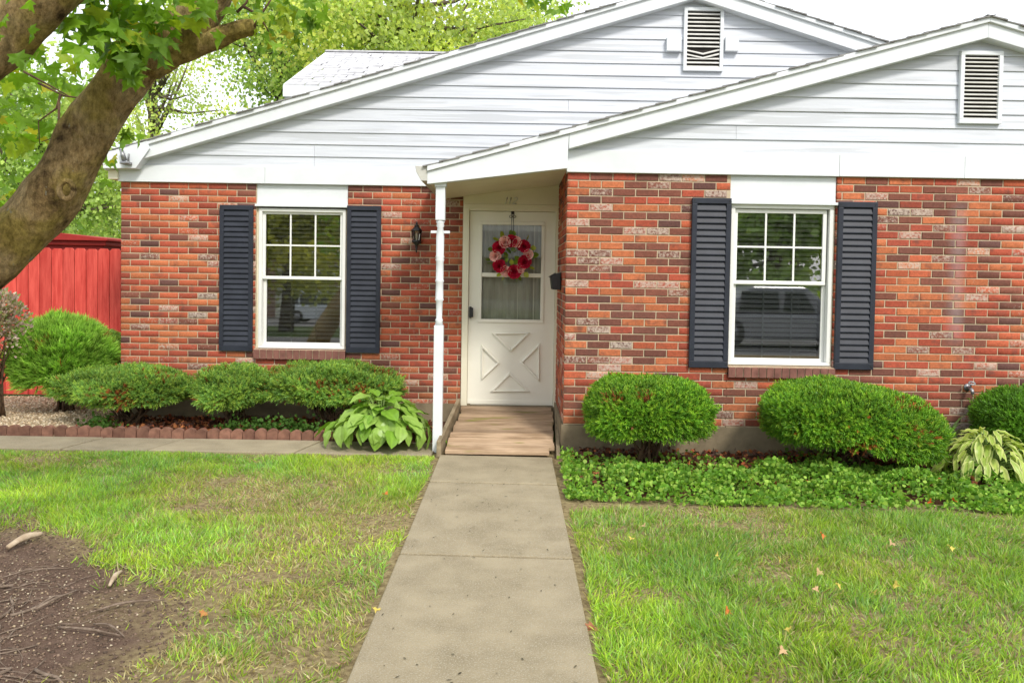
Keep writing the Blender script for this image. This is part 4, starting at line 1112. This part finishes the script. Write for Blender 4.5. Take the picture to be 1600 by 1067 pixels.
tag(np_obj('lawn_grass', V, F, C, M['grass']), 'patchy half-dry grass of the lawn left of the path', 'grass', kind='stuff')

# ------------------------------------------------------------------ maple tree at the left
TY = 3.75
def tp(px, py, Y=TY): x, z = at(px, py, Y); return (x, Y, z)
Tm = empty('maple_tree', (-3.45, 3.45, 0), 'leaning maple tree with mossy bark at the left picture edge', 'tree')
def noisy_tube(mb, pts, rad, n=20, sub=7, amp=.05, seed=0):
    r = np.random.RandomState(seed); P, Rr = [], []
    pts = [Vector(p) for p in pts]
    for i in range(len(pts)-1):
        p0, p1, p2, p3 = pts[max(i-1, 0)], pts[i], pts[i+1], pts[min(i+2, len(pts)-1)]
        for k in range(sub):
            t = k/sub
            P.append(.5*((2*p1)+(p2-p0)*t+(2*p0-5*p1+4*p2-p3)*t*t+(3*p1-p0-3*p2+p3)*t**3)); Rr.append(rad[i]+(rad[i+1]-rad[i])*t)
    P.append(pts[-1]); Rr.append(rad[-1])
    n0 = len(mb.v); mb.tube(P, Rr, n)
    ph = r.uniform(0, 6.28, 5)
    for i in range(len(P)):
        for k in range(n):
            a = 2*math.pi*k/n
            s = 1 + amp*(math.sin(3*a+ph[0]+i*.35)+.7*math.sin(5*a+ph[1]-i*.5)+.6*math.sin(2*a+ph[2]+i*.9)) + r.normal()*amp*.25
            v = Vector(mb.v[n0+i*n+k]); mb.v[n0+i*n+k] = tuple(P[i] + (v-P[i])*s)
mb = MB()
noisy_tube(mb, [(-3.6, 3.4, -.1), (-3.42, 3.45, .35), (-3.0, 3.6, 1.05), tp(-10, 395), tp(84, 300), tp(143, 200), tp(205, 105), tp(262, 50)], [.30, .18, .15, .128, .12, .11, .10, .095], seed=1)
tr = mb.build('trunk', M['bark'], Tm)
mb = MB()
noisy_tube(mb, [tp(225, 95), tp(290, 45), tp(335, -20), tp(370, -140), tp(420, -330)], [.10, .10, .085, .075, .05], n=16, seed=2)
noisy_tube(mb, [tp(255, 85), tp(318, 68), tp(362, 50), tp(397, 43)], [.075, .05, .042, .034], n=14, seed=3)
mb.build('limb', M['bark'], Tm)
mb = MB()
TY2 = 3.2
noisy_tube(mb, [(-3.5, 3.4, .15), (-3.1, 3.3, 1.1), tp(-210, 260, TY2), tp(-85, 140, TY2), tp(10, 50, TY2), tp(90, -30, TY2), tp(220, -180, TY2)], [.20, .15, .125, .112, .105, .10, .085], seed=4)
mb.build('limb', M['bark'], Tm)
kx = tp(104, 297, TY-.15)
mb = MB().tube([(kx[0]+.032*math.cos(a), kx[1], kx[2]+.04*math.sin(a)) for a in [k*math.pi/6 for k in range(13)]], .013, 7)
mb.build('knot', M['bark'], Tm)
mb = MB()
for pts in (((60, 130), (100, 150), (135, 155)), ((33, 110), (70, 130), (110, 152)), ((95, 148), (88, 170), (60, 190), (62, 225)), ((92, 160), (92, 190), (85, 215), (65, 222))):
    q = [tp(*p, 4.1) for p in pts]; MB().tube(q, [.007, .005, .003, .002][:len(q)], 6).build('twig', M['stem'], Tm)
for pts in (((397, 43), (410, 20), (430, -10)), ((370, 20), (385, 5), (395, -20)), ((380, 10), (405, 25), (420, 50))):
    q = [tp(*p, TY) for p in pts]; MB().tube(q, [.007, .005, .003], 6).build('twig', M['stem'], Tm)
# lobed leaf: five points
lp = [(0, 0), (.22, .00), (.48, -.06), (.40, .13), (.72, .38), (.50, .40), (.50, .52), (.24, .46), (.22, .62), (.13, .68), (0, 1.0), (-.13, .68), (-.22, .62), (-.24, .46), (-.50, .52), (-.50, .40), (-.72, .38), (-.40, .13), (-.48, -.06), (-.22, .0)]
LV = [(x, .30*abs(x)-.28*y*y+.10*math.sin(9*x+4*y), -y) for x, y in lp] + [(0, -.04, -.30)]
LF = [(i, (i+1) % 20, 20) for i in range(20)]
pos, siz = [], []
r = np.random.RandomState(5)
def cluster(px, py, Y, n, sp, s):
    c = np.array(tp(px, py, Y))
    pos.append(c + np.clip(r.normal(size=(n, 3)), -1.5, 1.5) * np.array([sp, sp*1.1, sp*.8])); siz.append(r.uniform(.6, 1.1, n)*s*.78)
for a in ((200, 25, 3.45, 46, .11, .13), (150, 10, 3.5, 30, .09, .13), (190, 70, 3.4, 18, .05, .14), (205, 110, 3.4, 5, .02, .12), (230, 75, 3.45, 7, .06, .12), (205, 95, 3.45, 6, .04, .11), (255, 15, 3.5, 20, .10, .12), (300, 5, 3.5, 12, .08, .11),
          (50, 150, 4.4, 26, .25, .12), (60, 220, 4.5, 34, .25, .12), (20, 260, 4.6, 30, .25, .12), (110, 120, 4.5, 26, .2, .12), (30, 190, 4.6, 26, .3, .12), (90, 60, 4.6, 24, .22, .12), (0, 300, 4.7, 10, .1, .12),
          (195, 205, 3.72, 5, .010, .07), (430, 40, 3.75, 12, .06, .09), (450, 15, 3.75, 12, .07, .10), (420, 60, 3.75, 6, .04, .08), (470, -10, 3.75, 12, .1, .1), (405, -15, 3.75, 10, .08, .1),
          (855, 6, 4.0, 4, .03, .09), (880, 10, 4.0, 2, .015, .08), (840, -15, 4.0, 8, .08, .1), (10, 20, 3.0, 14, .12, .12), (25, 90, 4.2, 12, .12, .12)): cluster(*a)
# rest of the crown, above and beyond the picture
n = 1300
c = np.stack([r.normal(size=n)*1.5-3.6, r.normal(size=n)*1.3+3.4, r.normal(size=n)*.75+4.75], 1)
c = c[(c[:, 2] > 3.75 + .18*np.abs(c[:, 0]+2.5)) & (c[:, 1] < 5.4)]
pos.append(c); siz.append(r.uniform(.09, .15, len(c)))
P = np.concatenate(pos); Sz = np.concatenate(siz); n = len(P)
D_ = np.stack([r.normal(size=n)*.45, r.normal(size=n)*.45, np.ones(n)], 1)
cc = np.array([(.20, .36, .025), (.16, .30, .025), (.30, .40, .03), (.13, .25, .025), (.40, .38, .03)])[r.choice(5, n, p=[.35, .3, .18, .12, .05])] * r.uniform(.8, 1.2, (n, 1))
V, F, C = scatter(LV, LF, P, frames(D_, r.uniform(0, 6.3, n)), Sz, cc)
tag(np_obj('crown', V, F, C, M['leaf'], Tm, wloc(Tm)), kind='stuff')

# ------------------------------------------------------------------ trees beyond
def far_tree(name, label, cx, cy, zc, rx, rz, n, cols, seed, leaf=.13, ncl=70, cl=.75, group='trees beyond the house'):
    q = np.random.RandomState(seed)
    root = empty(name, (cx, cy, -.05), label, 'tree', group)
    d = q.normal(size=(ncl, 3)); d /= np.linalg.norm(d, axis=1, keepdims=True)
    ctr = d * (q.rand(ncl, 1) ** .45) * np.array([[rx, rx, rz]]) * .88
    idx = q.randint(0, ncl, n)
    sp = q.uniform(.5, 1.15, ncl)[idx] * cl
    g = q.normal(size=(n, 3)); P = ctr[idx] + g * sp[:, None] * np.array([[1, 1, .55]]) + np.array([[cx, cy, zc]])
    D_ = np.stack([q.normal(size=n)*.8, q.normal(size=n)*.8, np.ones(n)*.8], 1)
    clc = np.array(cols)[q.randint(0, len(cols), ncl)] * q.uniform(.8, 1.2, (ncl, 1))
    cc = clc[idx] * q.uniform(.7, 1.3, (n, 1))
    TV = [(0, 0, 0), (.45, .1, -.45), (0, .0, -1), (-.45, .1, -.45)]
    V, F, C = scatter(TV, [(0, 1, 2), (0, 2, 3)], P, frames(D_, q.uniform(0, 6.3, n)), q.uniform(.65, 1.25, n)*leaf, cc)
    tag(np_obj('crown', V, F, C, M['farleaf'], root, (cx, cy, -.05)), kind='stuff')
    mb = MB(); r = random.Random(seed)
    zt = zc + rz*.35
    mb.tube([(cx, cy, -.1), (cx+.1, cy, zc*.4), (cx-.1, cy+.1, zc), (cx, cy, zt)], [.32, .25, .17, .05], 10)
    for k in range(0, ncl, 2):
        e = ctr[k] + np.array([cx, cy, zc]); s0 = Vector((cx, cy, max(zc-rz*.6, 1.5) + r.uniform(0, rz)*.9))
        s0.z = min(s0.z, e[2]); ev = Vector(e)
        mid = (s0+ev)/2 + Vector((0, 0, -.2))
        mb.tube([s0, mid, ev], [.09, .055, .015], 5)
    mb.build('trunk', M['farbark'], root)
    return root
LG = [(.62, .70, .16), (.52, .64, .17), (.70, .74, .17), (.47, .58, .18)]
LD = [(.42, .57, .15), (.34, .48, .14), (.50, .62, .16)]
def ft(name, label, px, py, Y, *a, **k):
    x, z = at(px, py, Y); far_tree(name, label, x, Y, z, *a, **k)
ft('maple_tree', 'bright yellow-green tree rising behind the middle of the roof', 640, 30, 24, 4.2, 3.6, 21000, LG, 51, ncl=85)
ft('maple_tree', 'fresh green tree behind the rear roof, left of the yellow-green one', 440, 30, 27, 3.2, 4.4, 20000, LG[1:2] + LD, 52, ncl=80)
ft('maple_tree', 'thin pale green tree behind the left roof slope, sky showing through', 240, 130, 33, 3.2, 4.6, 5000, LG[1:] , 53, ncl=42, cl=.8)
ft('maple_tree', 'dense green tree behind the shed and the leaning trunk', 85, 270, 25, 3.0, 4.0, 15000, LD + LG[1:2], 54, ncl=70)
ft('maple_tree', 'distant small tree at the house corner above the fence', 170, 330, 34, 2.6, 3.0, 11000, LD + LG[1:2], 55, ncl=40)
ft('maple_tree', 'tall green tree at the far left behind the fence', -70, 160, 24, 3.6, 5.0, 13000, LD + LG[1:2], 56, ncl=70)
ft('maple_tree', 'pale yellow-green treetop peeping over the right end of the ridge slope', 815, 60, 34, 2.6, 2.2, 8000, LG, 57, ncl=40)
# trees and cars across the street, seen in the window panes
for i, (x, y, z, rx, rz, lab) in enumerate(((-9.2, -16, 4.2, 4.2, 3.2, 'yellow-green street tree mirrored in the left window'), (9.0, -14, 4.0, 3.8, 3.2, 'dark green street tree mirrored in the right window'), (15, -30, 6, 4.5, 4, 'far street tree mirrored in the right window edge'), (-19, -34, 6, 4.5, 4, 'far street tree left of the parking lot'))):
    far_tree('street_tree', lab, x, y, z, rx, rz, 12000, [(.60, .58, .08), (.50, .52, .09)] if i == 0 else LD, 60+i, leaf=.26, ncl=60, cl=.8, group='trees across the street')
Bd = empty('apartment_building', (-8, -40, 0), 'long low tan building across the parking lot, mirrored in the left window', 'building')
MB().box(-34, 14, -48, -40, -.1, 2.9).build('wall', pm('tan_brick', (.36, .22, .17), (.46, .30, .24), 3, .9, .2), Bd)
MB().add([(-35, -39.4, 2.85), (15, -39.4, 2.85), (15, -44, 4.9), (-35, -44, 4.9), (-35, -48.6, 2.85), (15, -48.6, 2.85)], [(0, 1, 2, 3), (3, 2, 5, 4), (0, 3, 4), (1, 5, 2), (0, 4, 5, 1)]).build('roof', M['shingle'], Bd)
for k in range(12):
    xx = -32 + k*4
    if k % 3 == 1: MB().box(xx-.5, xx+.5, -40, -39.95, 0, 2.1).build('door', M['doorwhite'], Bd)
    else:
        wq = MB().box(xx-.7, xx+.7, -40, -39.93, 1, 2.2).build('window', M['frame'], Bd)
        MB().box(xx-.6, xx+.6, -39.93, -39.92, 1.1, 2.1).build('pane', M['carglass'], wq)
def car(name, label, cx, cy, L, Wd, Ht, paint, suv):
    root = empty(name, (cx, cy, 0), label, 'car')
    hb = Ht*.55; g = .2
    y0, y1 = cy-Wd/2, cy+Wd/2
    bp = [(-.5, g+.1), (-.47, g), (.47, g), (.5, g+.12), (.495, hb*.82), (.30, hb), (-.5 if suv else -.36, hb), (-.5, hb*.9)]
    MB().prism([(cx+p[0]*L, p[1]) for p in bp], y0, y1).build('body', paint, root, bevel=.08)
    ct = [(-.49, hb), (.27, hb), (.12, Ht), (-.45, Ht)] if suv else [(-.36, hb), (.24, hb), (.08, Ht), (-.2, Ht)]
    MB().prism([(cx+p[0]*L, p[1]-.01) for p in ct], y0+.1, y1-.1).build('cabin', paint, root, bevel=.08)
    wins = [(-.46, -.30), (-.28, -.09), (-.07, .15)] if suv else [(-.26, -.06), (-.04, .12)]
    for a, b in wins:
        sl2 = .06 if b > .1 else .01
        for yy in (y0+.085, y1-.085):
            MB().prism([(cx+a*L, hb+.06), (cx+b*L, hb+.06), (cx+(b-sl2)*L, Ht-.12), (cx+(a+.01)*L, Ht-.12)], yy-.02, yy+.02).build('side_window', M['carglass'], root)
    for sx in (-.31, .31):
        for yy in (y0+.1, y1-.1):
            t = MB().tube([(cx+sx*L, yy-.11, .34), (cx+sx*L, yy+.11, .34)], .34, 20).build('wheel', M['rubber'], root)
            MB().tube([(cx+sx*L, yy-.118, .34), (cx+sx*L, yy+.118, .34)], .2, 14).build('rim', M['steel'], t)
    for yy in (y0+.2, y1-.2):
        MB().box(cx+.485*L, cx+.503*L, yy-.15, yy+.15, hb*.62, hb*.78).build('headlight', M['frame'], root, bevel=.02)
        MB().box(cx-.506*L, cx-.49*L, yy-.1, yy+.1, hb*.6, hb*.9).build('tail_light', M['fence'], root, bevel=.02)
car('parked_suv', 'pale silver sport utility car mirrored in the lower left window pane', -10.2, -28, 4.7, 1.85, 1.75, M['carwhite'], True)
car('parked_sedan', 'grey sedan mirrored in the lower right window pane', 6.4, -5.0, 4.6, 1.8, 1.42, M['cargrey'], False)

n = 90
yy = RS.uniform(3.0, 7.0, n); xx = np.array([RS.uniform(fL(y)+.03, fR(y)-.03) for y in yy])
V, F, C = scatter(tv, tf, np.stack([xx, yy, np.full(n, .005)], 1), frames(np.stack([RS.normal(size=n), RS.normal(size=n), np.zeros(n)+.05], 1), RS.uniform(-.3, .3, n)), np.stack([RS.uniform(.004, .010, n), RS.uniform(.004, .01, n), RS.uniform(.012, .03, n)], 1), np.array([[.07, .06, .035]])*RS.uniform(.6, 1.6, (n, 1)))
tag(np_obj('path_debris', V, F, C, M['litter']), 'tiny dark seeds and leaf scraps scattered on the path', 'debris', kind='stuff')
# ------------------------------------------------------------------ sticks, fallen leaves
def stick(name, label, pts, rad, m='stem2', cat='stick', group=None):
    q = [gnd(*p) for p in pts]; n = len(q)
    P = [(x, y, -.012 + rad + (.012 if 0 < i < n-1 else 0)) for i, (x, y) in enumerate(q)]
    mb = MB(); noisy_tube(mb, P, [rad*(.55, 1, .8, .45)[min(i, 3)] if i < n-1 else rad*.4 for i in range(n)], n=8, sub=4, amp=.13, seed=len(label))
    x, y, z = P[0]
    tag(mb.build(name, M[m], None, (x, y, -.012)), label, cat, group)
M['stem2'] = pm('dry_stick', (.12, .085, .06), (.25, .19, .145), 30, .9, .4, 90)
M['palewood'] = pm('pale_wood', (.36, .27, .18), (.52, .42, .30), 20, .9, .3, 90)
stick('wood_chunk', 'pale split wood piece lying on the soil edge at far left', [(12, 858), (40, 845), (66, 836)], .022, 'palewood', 'wood piece')
stick('short_stick', 'short thick broken stick on the bare soil near the grass edge', [(171, 915), (180, 903), (190, 892)], .013, 'palewood')
stick('long_stick', 'long thin dry stick pointing at the grass edge on bare soil', [(140, 955), (185, 945), (225, 940), (257, 935)], .006)
stick('long_stick', 'thin dry stick lying level below the long one on bare soil', [(90, 977), (140, 985), (188, 990)], .006)
stick('long_stick', 'curved thin stick crossing the root tangle toward the broken stick', [(55, 950), (85, 938), (120, 920)], .007)
stick('long_stick', 'small bent twig between the two long sticks on bare soil', [(146, 972), (172, 978), (195, 992)], .005)
stick('long_stick', 'thin twig near the grass edge above the broken stick', [(143, 872), (168, 879)], .005)
mb = MB(); r = random.Random(4)
for k in range(60):
    x, y = gnd(min(r.gauss(-20, 55), 90), r.uniform(885, 1060)); a = r.uniform(0, 6.28); P = []
    for j in range(5):
        P.append((x, y, -.024 + r.uniform(0, .02))); a += r.uniform(-.5, .5); x += .075*math.cos(a); y += .075*math.sin(a)
    rr = r.choice([.002, .002, .003, .004, .007]); noisy_tube(mb, P, [rr, rr, rr*.9, rr*.7, rr*.4], n=6, sub=2, amp=.06, seed=k)
tag(mb.build('root_tangle', M['stem2']), 'tangle of dry roots and twigs on the bare soil', 'roots', kind='stuff')
def fallen(px, py, colr, z, label, grp, s=.036):
    x, y = gnd(px, py, z); n = 1
    d = np.array([[r.uniform(-.5, .5), r.uniform(.2, 1), r.uniform(-.3, .5)]])
    V, F, C = scatter(LV, LF, np.array([[x, y, z]]), frames(d, np.array([r.uniform(-1.2, 1.2)])), np.array([s*r.uniform(.8, 1.2)]), np.array([colr]))
    tag(np_obj('fallen_leaf', V, F, C, M['litter'], None, (x, y, z)), label, 'leaf', grp)
OR, YE, TN = (.55, .16, .04), (.58, .46, .10), (.5, .33, .18)
for k, p in enumerate(sorted(((1283, 833), (1137, 950)))): fallen(*p, OR, .03, 'orange fallen leaf on the right lawn, %s of its colour from the left' % ORD[k], 'orange leaves on the right lawn')
for k, p in enumerate(sorted(((987, 840), (1122, 870), (1216, 870), (1307, 912), (1397, 912), (1369, 922), (1483, 853), (1232, 980)))): fallen(*p, YE, .035, 'yellow fallen leaf on the right lawn, %s of its colour from the left' % ORD[k], 'yellow leaves on the right lawn')
for k, p in enumerate(sorted(((1005, 820), (1280, 890), (1272, 918), (1224, 1012), (1393, 846)))): fallen(*p, TN, .035, 'tan fallen leaf on the right lawn, %s of its colour from the left' % ORD[k], 'tan leaves on the right lawn')
fallen(600, 771, OR, .02, 'orange fallen leaf lying on the left lawn near the path', None)
fallen(589, 950, YE, .006, 'yellow fallen leaf on the left edge of the path', None)
fallen(535, 1037, TN, .004, 'tan curled leaf on the soil left of the path, lowest one', None)
fallen(928, 977, (.35, .15, .08), -.005, 'brown fallen leaf on the soil strip right of the path', None, .07)
fallen(320, 955, (.4, .18, .06), -.002, 'brown fallen leaf at the soil edge of the left lawn', None)
fallen(351, 1027, (.55, .42, .22), .02, 'pale tan fallen leaf in the grass beside the bare soil', None)
for p, k in (((1452, 783), 'left'), ((1488, 781), 'right')): fallen(*p, (.65, .10, .02), .11, 'red-orange leaf on the periwinkle ground cover, the %s of two' % k, 'red leaves on the ground cover')
